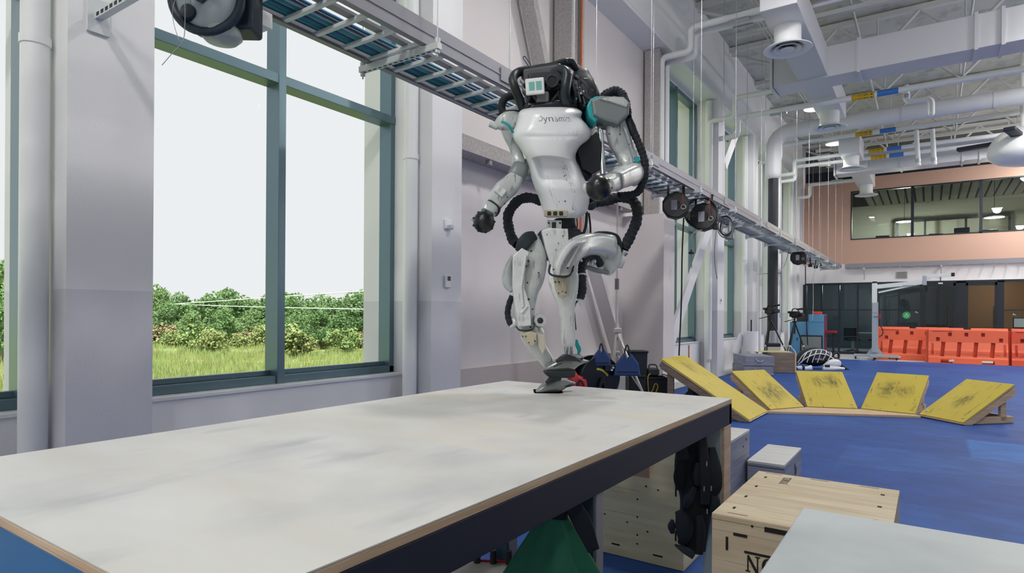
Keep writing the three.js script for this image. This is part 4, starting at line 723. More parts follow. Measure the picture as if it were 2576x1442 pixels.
// ---------------------------------------------------------------- corner by the solid bay
{
  const D = 8.1, b = at(1551, 880, D), X = b.x, Z = b.z;
  const s = thing('light_stand', 'tall silver stand with three spread legs beside the table end', 'stand', [X, 0, Z], YAW);
  const h = (py) => at(1551, py, D).y, k = D / FOCAL, chrome = std('#c9c6c2', { roughness: 0.3, metalness: 0.7 });
  part(s, 'column', merge(rod(V(0, 0.3, 0), V(0, h(880), 0), 0.024, 14), rod(V(0, h(880), 0), V(0, h(700), 0), 0.018, 12), rod(V(0, h(700), 0), V(0.0, h(440), 0), 0.012, 10)), chrome);
  part(s, 'clamp', cyl(0.028, 0.028, 0.14, 14, 0, h(715), 0), std('#77777a', { metalness: 0.6, roughness: 0.4 }));
  part(s, 'collar', rbx(0.1, 0.07, 0.08, 0.012, 0.01, h(832), 0), chrome); part(s, 'collar', rbx(0.09, 0.05, 0.07, 0.012, 0, h(888), 0), chrome);
  for (const [px, dz] of [[1528, 0.2], [1628, 0.25], [1570, -0.55]]) { const foot = V((px - 1551) * k * 1.15, 0.01, dz); const l = part(s, 'leg', bar(V(0.0, h(836), 0), foot, 0.03, 0.022), chrome); part(l, 'rubber_foot', rbx(0.05, 0.03, 0.05, 0.01, foot.x, 0.015, foot.z), M.black); part(s, 'leg_brace', rod(V(0, h(890), 0), V(foot.x * 0.62, 0.42, foot.z * 0.62), 0.01), chrome); }
  // sandbags slung on the stand
  const bagM = std('#27406f', { roughness: 0.8 });
  for (const [px, py, w, hh, l] of [[1512, 900, 0.2, 0.17, 'blue sandbag with black handle slung on the stand'], [1577, 918, 0.29, 0.24, 'larger blue sandbag slung in front of the stand legs']]) {
    const q = at(px, py, D - 0.3), g = thing('sandbag', l, 'sandbag', [q.x, q.y, q.z], YAW);
    part(g, 'bag_body', extr([[-w / 2, -hh / 2], [w / 2, -hh / 2], [w * 0.42, hh * 0.05], [w * 0.16, hh * 0.5], [w * 0.02, hh * 0.12], [-w * 0.12, hh * 0.5], [-w * 0.45, -hh * 0.05]], 0.07, 0.02).translate(0, 0, -0.035), bagM);
    part(g, 'handle', tube([[w * 0.14, hh * 0.45, 0], [w * 0.08, hh * 0.85, 0], [0, hh * 1.05, 0], [-w * 0.08, hh * 0.8, 0], [-w * 0.12, hh * 0.45, 0]], 0.01, 24, 6), M.black); part(g, 'zip_strip', bx(w * 0.9, 0.012, 0.004, 0, -hh * 0.36, 0.058), M.black);
  }
}
{
  const F = (px, d) => { const p = at(px, 900, d); return [p.x, 0, p.z]; };
  const y8 = (py, d) => at(1550, py, d).y;
  let o = thing('cable_drum', 'big black cable drum with yellow label standing on the floor', 'drum', [...F(1500, 7.9).slice(0, 1), 0.58, F(1500, 7.9)[2]], YAW + 0.35);
  part(o, 'drum_flange', cyl(0.27, 0.27, 0.03, 48).rotateX(Math.PI / 2), M.blackGloss, [0, 0, 0.12]); part(o, 'drum_flange', cyl(0.27, 0.27, 0.03, 48).rotateX(Math.PI / 2), M.blackGloss, [0, 0, -0.12]);
  part(o, 'drum_core', cyl(0.19, 0.19, 0.22, 36).rotateX(Math.PI / 2), M.rubber); part(o, 'crank_arm', rbx(0.26, 0.09, 0.05, 0.02, 0.17, 0.12, 0.16), M.black); for (const k of [0, 1]) part(o, 'bolt', cyl(0.013, 0.013, 0.01, 10).rotateX(Math.PI / 2), M.galv, [0.12 + k * 0.02, 0.1 + k * 0.03, 0.19]);
  part(o, 'yellow_label', new THREE.RingGeometry(0.16, 0.185, 24, 1, 0.5, 1.1).translate(-0.06, -0.06, 0), std('#b9b347'), [0, 0, 0.137]);
  part(o, 'cradle', merge(bar(V(-0.2, -0.575, 0.17), V(0, 0, 0.17), 0.03, 0.03), bar(V(0.2, -0.575, 0.17), V(0, 0, 0.17), 0.03, 0.03), bar(V(-0.2, -0.575, -0.17), V(0, 0, -0.17), 0.03, 0.03), bar(V(0.2, -0.575, -0.17), V(0, 0, -0.17), 0.03, 0.03)), M.black);
  o = thing('red_bag', 'soft red tool bag with black strap beside the cable drum', 'bag', F(1452, 7.7), YAW); const by = y8(945, 7.7);
  part(o, 'bag_body', limb([[-0.02, 0.0, 0, 0.13, 0.11], [0, 0.2, 0, 0.15, 0.12], [0, by - 0.06, 0, 0.12, 0.1], [0.02, by, 0, 0.07, 0.06]], { n: 2.8, ref: V(0, 0, 1) }), M.red); part(o, 'strap', tube([[-0.06, 0.1, 0.14], [-0.02, by * 0.8, 0.14], [0.05, by * 0.9, 0.13], [0.12, by * 0.4, 0.12]], 0.012, 24, 6), M.black);
  o = thing('black_bin', 'tall black plastic bin leaning behind the sandbag', 'bin', F(1600, 8.9), YAW);
  part(o, 'bin_body', extr([[-0.1, 0], [0.1, 0], [0.13, y8(884, 8.9)], [-0.13, y8(884, 8.9)]], 0.26, 0.008).translate(0, 0, -0.13), std('#141c2b', { roughness: 0.5 })); part(o, 'rim', rbx(0.3, 0.03, 0.3, 0.01, 0, y8(884, 8.9), 0), M.black);
  o = thing('storage_tote', 'wide black storage tote under the sandbag', 'tote', F(1598, 8.55), YAW); part(o, 'tote_body', rbx(0.22, y8(944, 8.5), 0.3, 0.02, 0, y8(944, 8.5) / 2, 0), M.black); part(o, 'tote_lid', rbx(0.24, 0.03, 0.32, 0.01, 0, y8(944, 8.5) - 0.01, 0), M.blackGloss);
  o = thing('storage_tote', 'black open tote holding a charger and yellow cable', 'tote', F(1646, 9.0), YAW); const ty = y8(949, 9);
  part(o, 'tote_body', merge(bx(0.3, 0.02, 0.3, 0, 0.02, 0), bx(0.3, ty, 0.015, 0, ty / 2, 0.15), bx(0.3, ty, 0.015, 0, ty / 2, -0.15), bx(0.015, ty, 0.3, -0.15, ty / 2, 0), bx(0.015, ty, 0.3, 0.15, ty / 2, 0)), M.black); part(o, 'rim', merge(rbx(0.34, 0.03, 0.02, 0.005, 0, ty, 0.16), rbx(0.34, 0.03, 0.02, 0.005, 0, ty, -0.16), rbx(0.02, 0.03, 0.34, 0.005, 0.16, ty, 0), rbx(0.02, 0.03, 0.34, 0.005, -0.16, ty, 0)), M.blackGloss);
  const cp = at(1640, 935, 8.95), ch = thing('charger_unit', 'grey battery charger with handle resting in the tote', 'charger', [cp.x, cp.y, cp.z], YAW);
  part(ch, 'body', rbx(0.16, 0.1, 0.2, 0.02, 0, 0, 0), std('#2c2f33')); part(ch, 'side_plate', rbx(0.012, 0.08, 0.18, 0.004, 0.085, 0, 0), std('#8d8379')); part(ch, 'handle', tube([[-0.06, 0.05, 0.08], [-0.05, 0.1, 0.06], [0.04, 0.1, 0.06], [0.06, 0.04, 0.09]], 0.01, 20, 6), M.black); part(ch, 'base_lug', bx(0.15, cp.y - ty + 0.02, 0.04, 0, -(cp.y - ty) / 2 - 0.02, 0), M.black);
  single('yellow_cable', 'thin yellow cable looping over the black totes', 'cable', tube([at(1636, 940, 8.8), at(1630, 950, 8.75), at(1632, 985, 8.7), at(1640, 985, 8.7), at(1648, 966, 8.7), at(1655, 972, 8.7), at(1650, 988, 8.7)], 0.007, 40, 6), std('#b69a2c'));
  cord('black cable trailing from the tote to the blue mat', [at(1665, 942, 9.0), at(1678, 946, 9.2), at(1688, 965, 9.6), at(1693, 985, 10.6)], 0.008);
  o = thing('foam_board', 'low white board standing behind the silver stand', 'board', F(1556, 9.4), YAW); part(o, 'board_face', rbx(0.34, y8(946, 9.4), 0.03, 0.004, 0, y8(946, 9.4) / 2, 0), M.wall); part(o, 'foot', rbx(0.3, 0.03, 0.16, 0.004, 0, 0.015, 0), M.wall);
  single('orange_cable', 'orange cable lying on the floor by the totes', 'cable', tube([[-3.3, 0.012, -8.0], [-3.1, 0.012, -8.3], [-2.85, 0.012, -8.2], [-2.75, 0.012, -8.5], [-3.0, 0.012, -8.65]], 0.01, 40, 6), std('#c07a1e'));
}
// ---------------------------------------------------------------- far left: drawer boxes, paper, ladder, tripods
{
  const turn = Math.atan2(0.35, 0.61);
  const drawer = (y, h, label, dx) => { const o = thing('drawer_box', label, 'box', [-3.5 + dx, y, -15.35], turn); const w = 0.66, d = 0.95; part(o, 'box_body', rbx(w, h, d, 0.006, 0, h / 2, 0), M.greyPly); part(o, 'front_panel', rbx(w, h - 0.02, 0.015, 0.004, 0, h / 2, d / 2 + 0.006), M.greyPly); part(o, 'handle', tube([[-0.09, h * 0.7, d / 2 + 0.012], [-0.05, h * 0.5, d / 2 + 0.05], [0.02, h * 0.46, d / 2 + 0.05], [0.09, h * 0.62, d / 2 + 0.012]], 0.012, 20, 6), M.steel); return o; };
  drawer(0, 0.22, 'lower grey wooden drawer box with wire handle', 0); drawer(0.222, 0.23, 'upper grey wooden drawer box with wire handle', 0.02);
  let o = thing('wooden_crate', 'plain wooden crate behind the grey drawer boxes', 'crate', [-3.1, 0, -16.35], turn); part(o, 'crate_body', rbx(0.6, 0.48, 0.6, 0.006, 0, 0.24, 0), M.oldWood); part(o, 'corner_batten', bx(0.04, 0.46, 0.04, 0.29, 0.24, 0.29), M.pine);
  single('yellow_board', 'thin pale yellow board lying on the wooden crate', 'board', rbx(1.05, 0.02, 0.36, 0.003), std('#cfc98a', { roughness: 0.6 }), [-3.36, 0.491, -16.3], [0, turn, 0]);
  o = thing('paper_roll', 'white paper roll with a loose hanging sheet behind the drawer boxes', 'paper roll', [-3.72, 0, -16.1], 0);
  part(o, 'roll', cyl(0.19, 0.19, 0.62, 36, 0, 0.68, 0), std('#e4e4ea', { roughness: 0.8 })); part(o, 'roll_base', cyl(0.17, 0.19, 0.37, 28, 0, 0.185, 0), std('#cfcfd6')); part(o, 'loose_sheet', bar(V(-0.16, 0.9, 0.12), V(-0.3, 0.44, 0.3), 0.3, 0.006, V(1, 0, 0.3)), std('#eceef2')); part(o, 'core_rod', rod(V(0.02, 0.98, 0), V(0.02, 1.28, 0), 0.016), M.black);
  o = thing('step_stool', 'small folding step stool with black ribbed top', 'stool', [-3.42, 0, -17.25], 0.5);
  part(o, 'top_step', rbx(0.34, 0.09, 0.24, 0.02, 0, 0.62, 0), M.black); for (const s of [-1, 1]) { part(o, 'side_rail', bar(V(s * 0.13, 0.58, 0.08), V(s * 0.24, 0, 0.26), 0.035, 0.02), M.galv); part(o, 'side_rail', bar(V(s * 0.13, 0.58, -0.08), V(s * 0.22, 0, -0.24), 0.035, 0.02), M.galv); } part(o, 'front_panel', bx(0.3, 0.2, 0.01, 0, 0.47, 0.12), std('#c3c2b4'));
  const tripod = (label, px, d, hy, feet, camL) => {
    const b = at(px, 800, d), t = thing('tripod', label, 'tripod', [b.x, 0, b.z], YAW), top = at(px, hy + 28, d).y;
    for (const [fx, fz] of feet) { const l = part(t, 'leg', merge(rod(V(0, top - 0.02, 0), V(fx * 0.55, top * 0.45, fz * 0.55), 0.02, 8), rod(V(fx * 0.55, top * 0.45, fz * 0.55), V(fx, 0.01, fz), 0.013, 8)), M.black); part(l, 'leg_lock', rbx(0.05, 0.05, 0.05, 0.01, fx * 0.55, top * 0.45, fz * 0.55), M.galv); }
    part(t, 'centre_column', rod(V(0, top - 0.35, 0), V(0, top + 0.08, 0), 0.022, 10), M.black); part(t, 'spreader', cyl(0.06, 0.06, 0.05, 12, 0, top - 0.02, 0), M.black);
    part(t, 'pan_handle', rod(V(0, top + 0.05, 0), V(-0.32, top - 0.02, 0.1), 0.011, 8), M.black);
    const c = thing('video_camera', camL, 'camera', [b.x, top + 0.08, b.z], YAW + 0.4);
    part(c, 'body', rbx(0.13, 0.16, 0.28, 0.03, 0, 0.11, 0), M.black); part(c, 'lens', cyl(0.05, 0.055, 0.14, 20).rotateX(Math.PI / 2), M.blackGloss, [0.02, 0.1, 0.2]); part(c, 'top_handle', tube([[0, 0.17, -0.1], [0, 0.25, -0.06], [0, 0.25, 0.1], [0, 0.18, 0.13]], 0.014, 16, 6), M.black); part(c, 'microphone', rod(V(0.05, 0.24, 0.02), V(0.14, 0.26, 0.2), 0.025, 10), M.black); part(c, 'mount_plate', bx(0.1, 0.035, 0.12, 0, 0.015, 0), M.black); part(c, 'viewfinder', rbx(0.05, 0.06, 0.1, 0.01, -0.08, 0.16, -0.1), M.black);
  };
  tripod('black camera tripod before the black duct pipe', 1937, 16.3, 772, [[-0.32, 0.25], [0.52, 0.3], [0.05, -0.4]], 'black video camera on the tripod before the duct pipe');
  tripod('black camera tripod beside the blue cabinet', 1999, 16.9, 780, [[-0.32, 0.25], [0.4, 0.1], [-0.1, -0.4]], 'black video camera with raised microphone near the blue cabinet');
  o = thing('tool_cabinet', 'low light blue metal cabinet at the far windows', 'cabinet', [-3.52, 0, -21.6]);
  const bl = std('#5d97bd', { roughness: 0.45 });
  part(o, 'body', rbx(0.6, 1.2, 0.5, 0.01, 0.1, 0.61, 0), bl); part(o, 'door', rbx(0.56, 1.12, 0.015, 0.004, 0.1, 0.61, 0.256), bl); part(o, 'handle', bx(0.025, 0.09, 0.02, 0.02, 0.65, 0.27), M.black);
  o = thing('tool_cabinet', 'tall blue tool cabinet with dark red side and red box on top', 'cabinet', [-2.94, 0, -21.5]);
  part(o, 'body', rbx(0.44, 1.44, 0.55, 0.01, 0, 0.72, 0), bl); part(o, 'side_panel', rbx(0.015, 1.42, 0.54, 0.004, 0.225, 0.72, 0), std('#6d2c48', { roughness: 0.5 })); part(o, 'drawer_line', bx(0.43, 0.015, 0.006, 0, 1.2, 0.277), std('#3f6f92')); part(o, 'side_shelf', bx(0.3, 0.07, 0.3, 0.38, 0.9, 0.0), M.red); part(o, 'shelf_post', bx(0.05, 0.9, 0.05, 0.45, 0.44, 0), M.black);
  o = thing('red_case', 'small red case lying on top of the tall blue cabinet', 'case', [-2.94, 1.44, -21.45]); part(o, 'case_body', rbx(0.26, 0.07, 0.16, 0.012, 0, 0.036, 0), std('#e2452f')); part(o, 'case_lid', rbx(0.26, 0.02, 0.16, 0.006, 0, 0.078, 0), std('#e8553f'));
  o = thing('laptop', 'open dark laptop on the low blue cabinet', 'laptop', [-3.38, 1.215, -21.5], 0.3); part(o, 'keyboard_base', rbx(0.3, 0.018, 0.2, 0.005, 0, 0.01, 0), M.black); part(o, 'screen', rbx(0.3, 0.2, 0.01, 0.004, 0, 0.11, -0.12), M.black, null, [-0.2, 0, 0]);
  o = thing('open_case', 'open black equipment case with grey lining by the blue cabinets', 'case', [-2.95, 0, -20.3], 0.1); part(o, 'case_base', rbx(0.62, 0.3, 0.4, 0.02, 0, 0.15, 0), M.black); part(o, 'case_lid', rbx(0.62, 0.5, 0.06, 0.02, 0, 0.56, -0.2), M.black); part(o, 'lid_lining', rbx(0.54, 0.42, 0.02, 0.01, 0, 0.55, -0.165), std('#7d8682'));
  o = thing('speaker_panel', 'black angled monitor behind the paper roll', 'monitor', [-3.78, 0, -17.0], 0.6); part(o, 'panel', rbx(0.1, 0.3, 0.26, 0.01, 0, 0.78, 0), M.black, null, [0, 0, 0.06]); part(o, 'stand_post', rod(V(0, 0, 0), V(0, 0.7, 0), 0.02), M.black); part(o, 'stand_base', cyl(0.12, 0.13, 0.02, 20, 0, 0.012, 0), M.black);
  // power cable on the wall by the sill
  o = thing('orange_tube', 'short orange conduit on the sill wall past the nib', 'conduit', [-4.37, 0, -13.35]); part(o, 'conduit_run', rod(V(0, 0.12, 0), V(0, 0.72, 0), 0.014), std('#c07a4c')); part(o, 'cap', cyl(0.02, 0.02, 0.03, 10, 0, 0.73, 0), M.galv);
}
// ---------------------------------------------------------------- jib crane and barriers
{
  const z = -23.25, c = thing('jib_crane', 'white mobile jib crane with steel post and hook line', 'crane');
  const wM = std('#dfe6e4', { roughness: 0.4 }), gM = std('#aab3bd', { roughness: 0.4, metalness: 0.3 }), P = (px, py) => onZ(px, py, z), a = P(2202, 720);
  const x = a.x, top = P(2202, 713).y;
  part(c, 'post', rbb(x - 0.085, 0.22, z - 0.085, x + 0.085, top - 0.62, z + 0.085, 0.012), gM); part(c, 'upper_post', rbb(x - 0.09, top - 0.64, z - 0.09, x + 0.05, top, z + 0.09, 0.01), wM);
  part(c, 'gusset', extr([[-0.28, 0.1], [0.28, 0.1], [0.1, 0.36], [-0.1, 0.36]], 0.03).translate(x, 0, z - 0.015), gM);
  part(c, 'base_beam', rbb(x - 0.6, 0.07, z - 0.1, x + 0.65, 0.15, z + 0.1, 0.01), gM); part(c, 'base_beam', rbb(x - 0.1, 0.07, z - 0.3, x + 0.1, 0.15, z + 0.5, 0.01), gM);
  for (const [dx, dz] of [[-0.55, 0], [0.6, 0], [0, -0.25], [0, 0.45]]) part(c, 'caster', cyl(0.05, 0.05, 0.04, 18).rotateZ(Math.PI / 2), M.black, [x + dx, 0.03, z + dz]);
  const A = P(2203, 722), B = P(2322, 710);
  part(c, 'jib_arm', bar(A, B, 0.1, 0.13), wM); part(c, 'brace', bar(P(2210, 736), P(2320, 713), 0.05, 0.05), wM);
  part(c, 'pivot_block', rbx(0.11, 0.3, 0.14, 0.015, ...P(2326, 706).toArray()), gM); part(c, 'outer_arm', bar(P(2330, 695), P(2394, 691), 0.09, 0.1), wM); part(c, 'end_cap', rbx(0.09, 0.11, 0.1, 0.01, ...P(2397, 691).toArray()), M.black); part(c, 'top_cap', rbx(0.12, 0.06, 0.12, 0.01, x - 0.02, top + 0.03, z), M.black);
  part(c, 'hook_line', rod(P(2366, 698), P(2366, 880), 0.012, 6), M.black); part(c, 'hook_line', rod(P(2361, 712), P(2362, 880), 0.008, 6), M.black); part(c, 'hook_block', lathe([[0.001, 0.07], [0.05, 0.05], [0.06, 0], [0.02, -0.08], [0.001, -0.09]], 20), M.black, P(2364, 884).toArray()); part(c, 'hook', tube([[0, 0, 0], [0.01, -0.08, 0], [0.03, -0.14, 0], [0.0, -0.18, 0], [-0.03, -0.15, 0]], 0.012, 24, 6), M.galv, P(2364, 888).toArray());
  part(c, 'swivel', rbx(0.12, 0.05, 0.04, 0.01, ...P(2366, 713).toArray()), M.galv); part(c, 'blue_tag', bx(0.13, 0.05, 0.01, x + 0.02, P(2202, 797).y, z + 0.092), M.teal); part(c, 'red_tag', bx(0.15, 0.02, 0.006, x, P(2202, 787).y, z + 0.09), std('#d77a86'));
  const pc = z + 0.1; part(c, 'control_cable', tube([P(2212, 745), P(2213, 780), P(2214, 800), P(2213, 815), P(2221, 830), P(2220, 842), P(2212, 847)].map((v) => v.setZ(pc)), 0.016, 50, 6), M.black); part(c, 'control_grip', rbx(0.07, 0.14, 0.06, 0.015, P(2213, 798).x, P(2213, 798).y, pc), M.red);
  part(c, 'maker_plate', bar(V(A.x + 0.75, A.y + 0.02, z + 0.052), V(A.x + 1.05, A.y + 0.025, z + 0.052), 0.002, 0.03), std('#9aa3a3'));
  // water-filled barriers
  const ev = new Evaluator(); ev.attributes = ['position', 'normal'];
  const prof = [[-0.28, 0], [0.28, 0], [0.28, 0.14], [0.25, 0.2], [0.25, 0.36], [0.22, 0.42], [0.16, 0.62], [0.15, 0.98], [0.12, 1.04], [-0.12, 1.04], [-0.15, 0.98], [-0.16, 0.62], [-0.22, 0.42], [-0.25, 0.36], [-0.25, 0.2], [-0.28, 0.14]];
  const W = 1.94, bodyG = new THREE.ExtrudeGeometry(new THREE.Shape(prof.map((p) => new THREE.Vector2(...p))), { depth: W - 0.03, bevelEnabled: true, bevelSize: 0.012, bevelThickness: 0.012, bevelSegments: 2 }).translate(0, 0.012, -W / 2 + 0.015).rotateY(Math.PI / 2);
  bodyG.deleteAttribute('uv');
  let br = new Brush(bodyG); br.updateMatrixWorld();
  const cut = (w, h, d, x0, y0, z0, rz = 0) => { const g = new THREE.BoxGeometry(w, h, d); g.deleteAttribute('uv'); const k = new Brush(g); k.position.set(x0, y0, z0); k.rotation.z = rz; k.updateMatrixWorld(); br = ev.evaluate(br, k, SUBTRACTION); };
  for (let k = 0; k < 4; k++) cut(0.1, 0.44, 0.3, -0.6 + k * 0.4, 0.42, 0.2, -0.09);
  for (let k = 0; k < 3; k++) cut(0.09, 0.11, 0.2, -0.42 + k * 0.4, 0.87, 0.12);
  cut(0.09, 0.11, 0.2, -0.72, 0.72, 0.13); cut(0.09, 0.11, 0.2, 0.8, 0.72, 0.13);
  for (const x0 of [-0.86, 0.88]) cut(0.06, 0.34, 0.18, x0, 0.42, 0.26);
  for (const x0 of [-0.5, 0.5]) cut(0.3, 0.1, 0.7, x0, 0.06, 0);
  cut(W - 0.4, 0.02, 0.06, 0, 0.28, 0.28); cut(0.5, 0.025, 0.06, -0.62, 0.96, 0.16); cut(0.18, 0.06, 0.3, 0.0, 1.04, 0);
  const og = br.geometry, om = std('#ee6c48', { roughness: 0.5 }), om2 = std('#de5536', { roughness: 0.45 });
  [[-0.47, -23.96, 0.0, om, 'orange plastic water barrier behind the crane post'], [0.92, -23.12, 0, om, 'orange plastic water barrier in the middle with hook before it'], [2.92, -23.1, 0, om2, 'orange plastic water barrier at the far side']].forEach(([x0, z0, t, m, l], i) => {
    const b = thing('water_barrier', l, 'barrier', [x0, FLOOR + 0.005, z0], t); part(b, 'shell', og, m); part(b, 'fill_cap', cyl(0.06, 0.07, 0.03, 20, 0.03, 1.035, 0), M.black); part(b, 'drain_plug', cyl(0.035, 0.035, 0.03, 16).rotateX(Math.PI / 2), std('#d9cfc6'), [-0.35, 0.09, 0.29]);
    part(b, 'hinge_post', cyl(0.045, 0.045, 0.98, 16, -W / 2 - 0.015, 0.5, 0), m);
  });
}
// ---------------------------------------------------------------- rooms behind glass: chairs, desk, lamp
{
  const chair = (label, x, y, z, t, hy = 0.95) => { const c = thing('office_chair', label, 'chair', [x, y, z], t); part(c, 'backrest', rbx(0.46, 0.5, 0.06, 0.03, 0, hy - 0.25, -0.2), M.black); part(c, 'seat', rbx(0.48, 0.07, 0.46, 0.03, 0, 0.47, 0), M.black); part(c, 'post', rod(V(0, 0.06, 0), V(0, 0.45, 0), 0.025), M.steel); for (let k = 0; k < 5; k++) part(c, 'foot', bar(V(0, 0.07, 0), V(Math.cos(k * 1.257) * 0.28, 0.02, Math.sin(k * 1.257) * 0.28), 0.04, 0.03), M.black); };
  chair('black office chair behind the glass partition by the desk', -2.55, 0, -27.6, 0.4); chair('black office chair behind the glass beside the crane post', -1.7, 0, -27.9, -0.5);
  chair('black chair at the upper room window under the thin frame', -1.5, 3.5, -27.2, 0.1, 0.98); chair('black chair in the upper room beside the second mullion', 0.9, 3.5, -27.0, -0.1, 1.08); chair('black chair in the upper room between the mullions', 0.2, 3.5, -27.3, 0.2, 0.95); chair('black chair in the upper room past the second mullion', 1.75, 3.5, -27.2, 0.1, 0.98);
  let o = thing('desk', 'pale desk behind the glass partition', 'desk', [-1.9, 0, -28.6]); part(o, 'desktop', rbx(1.5, 0.04, 0.7, 0.006, 0, 0.72, 0), std('#c5cacb')); for (const [x, z] of [[-0.7, 0.3], [0.7, 0.3], [-0.7, -0.3], [0.7, -0.3]]) part(o, 'leg', bx(0.05, 0.7, 0.05, x, 0.35, z), M.galv);
  o = thing('computer_monitor', 'pale lit computer screen in the brown room', 'monitor', [2.62, 0, -27.4]); part(o, 'screen', rbx(0.5, 0.36, 0.03, 0.01, 0, 1.2, 0), M.black); part(o, 'display', bx(0.44, 0.3, 0.004, 0, 1.2, 0.018), new THREE.MeshStandardMaterial({ color: '#99a', emissive: '#cdd6c8', emissiveIntensity: 0.35 })); part(o, 'stand', rod(V(0, 0, 0), V(0, 1.05, 0), 0.03), M.black); part(o, 'base', cyl(0.14, 0.15, 0.02, 20, 0, 0.01, 0), M.black);
  const lamp = (name, label, x, y, z, r, I, col, top) => { const l = thing(name, label, 'lamp', [x, y, z]); part(l, 'shade', lathe([[0.02, 0.08], [r, 0.03], [r + 0.01, 0], [r, -0.01]], 32), M.white); part(l, 'glowing_disc', cyl(r * 0.95, r * 0.95, 0.012, 28, 0, 0.0, 0), M.lampGlow); part(l, 'hanger', rod(V(0, 0.06, 0), V(0, top - y, 0), 0.008), M.black); const p = new THREE.PointLight(col, I, 0, 2); p.position.set(0, -0.08, 0); p.castShadow = true; p.shadow.radius = 6; p.name = 'lamp_light'; l.add(p); };
  lamp('pendant_lamp', 'round pendant lamp hanging in the upper room', 1.9, 5.0, -28.2, 0.3, 20, '#ffe6bf', 6.42); lamp('pendant_lamp', 'added unseen pendant lamp that brightens the upper room', -0.9, 5.3, -30, 0.3, 22, '#fff4df', 6.42);  // the deeper pendant is added to brighten the room
  lamp('added_ceiling_light', 'added unseen ceiling light that brightens the brown ground floor room', 2.0, 2.72, -27.6, 0.22, 4, '#ffe2bd', 2.9); lamp('added_ceiling_light', 'added unseen ceiling light that brightens the dark meeting room', -2.4, 2.72, -29, 0.22, 5, '#f2f6ff', 2.9);  // unseen fittings added to lighten the rooms behind the glass
  // inner window frames on the back wall of the upper room
  o = thing('inner_frame', 'dark inner glazing frame across the upper room', 'frame', [0, 0, -31.5]); part(o, 'head_rail', bb(-1.2, 5.45, -0.05, 2.6, 5.55, 0.05), M.darkFrame); part(o, 'mid_rail', bb(-1.9, 4.6, -0.03, 1.3, 4.64, 0.03), M.darkFrame); for (const x of [-1.2, -0.2, 1.2, 2.6]) part(o, 'upright', bb(x - 0.04, 3.5, -0.05, x + 0.04, 5.5, 0.05), M.darkFrame);
}
// spare robot folded on the floor
{
  const D = 16.2, b = at(2055, 925, D), r = thing('folded_robot', 'folded white and black robot lying on the blue mat', 'robot', [b.x, 0, b.z], YAW), k = D / FOCAL;
  const q = (px, py, dz = 0, a = 0.05, c = 0.05) => [(px - 2055) * k, (925 - py) * k, dz, a, c], wM = std('#dfe2e4', { roughness: 0.4 }), P = (px, py, dz = 0) => q(px, py, dz).slice(0, 3);
  part(r, 'torso_core', limb([q(2004, 908, 0, 0.08, 0.1), q(2025, 897, 0, 0.2, 0.22), q(2050, 895, 0, 0.25, 0.25), q(2075, 897, 0, 0.18, 0.2), q(2090, 902, 0, 0.06, 0.08)], { n: 2.2 }), M.black);
  for (let i = 0; i < 6; i++) part(r, 'guard_hoop', tube([P(2006 + i * 13, 908 - (i > 3 ? 6 : 0), 0.23), P(2012 + i * 13, 893 - Math.sin(i * 0.6) * 5, 0.245), P(2022 + i * 12, 884 - Math.sin(i * 0.6) * 7, 0.16), P(2030 + i * 10, 884 - Math.sin(i * 0.6) * 6, -0.05)], 0.012, 30, 6), wM);
  for (const [dy, dz] of [[-6, 0.16], [4, 0.255]]) part(r, 'guard_rib', tube([P(2002, 912 + dy * 0.3, dz * 0.6), P(2016, 893 + dy, dz), P(2040, 883 + dy, dz), P(2066, 884 + dy, dz), P(2088, 896 + dy * 0.6, dz * 0.7)], 0.014, 36, 6), wM);
  part(r, 'number_print', new THREE.PlaneGeometry(0.26, 0.08), print('HD-04', 'bold 130px sans-serif', 0.26, 0.08, { color: '#b9bdb8' }), P(2046, 899, 0.262));
  part(r, 'upper_arm', limb([q(1990, 921, 0.25, 0.03, 0.03), q(2002, 921, 0.28, 0.055, 0.05), q(2016, 922, 0.28, 0.05, 0.05), q(2028, 920, 0.28, 0.065, 0.06)], { n: 2.4 }), wM); part(r, 'hand', new THREE.SphereGeometry(0.055, 18, 12), M.black, P(1991, 923, 0.25)); part(r, 'elbow_band', limb([q(2004, 920, 0.29, 0.06, 0.06), q(2009, 920, 0.29, 0.06, 0.06)], {}), M.black);
  part(r, 'thigh', limb([q(2060, 918, 0.25, 0.05, 0.06), q(2076, 910, 0.28, 0.1, 0.1), q(2092, 908, 0.25, 0.09, 0.1), q(2100, 914, 0.2, 0.05, 0.06)], { n: 2.6 }), wM); part(r, 'shin', limb([q(2054, 922, 0.32, 0.05, 0.05), q(2070, 921, 0.34, 0.06, 0.06), q(2092, 921, 0.33, 0.045, 0.05), q(2108, 922, 0.3, 0.03, 0.03)], { n: 2.4 }), wM); part(r, 'knee_band', limb([q(2058, 915, 0.36, 0.03, 0.03), q(2068, 915, 0.38, 0.035, 0.03)], {}), M.black);
  part(r, 'foot', limb([q(2102, 912, 0.2, 0.03, 0.03), q(2112, 920, 0.22, 0.035, 0.04), q(2122, 926, 0.24, 0.03, 0.03)], { n: 3 }), M.black); part(r, 'hose', tube([P(2084, 895, 0.1), P(2094, 886, 0.1), P(2102, 884, 0.1), P(2104, 892, 0.12), P(2100, 902, 0.14)], 0.03, 30, 8), M.rubber); part(r, 'pelvis', limb([q(2085, 905, 0.1, 0.06, 0.06), q(2096, 902, 0.12, 0.08, 0.08), q(2106, 910, 0.12, 0.05, 0.05)], {}), M.black);
  single('white_lead', 'thin white lead curling behind the folded robot', 'cable', tube([at(1988, 872, 17.2), at(1998, 882, 17), at(2003, 895, 16.9), at(1996, 905, 16.9)], 0.012, 30, 6), M.white);
}
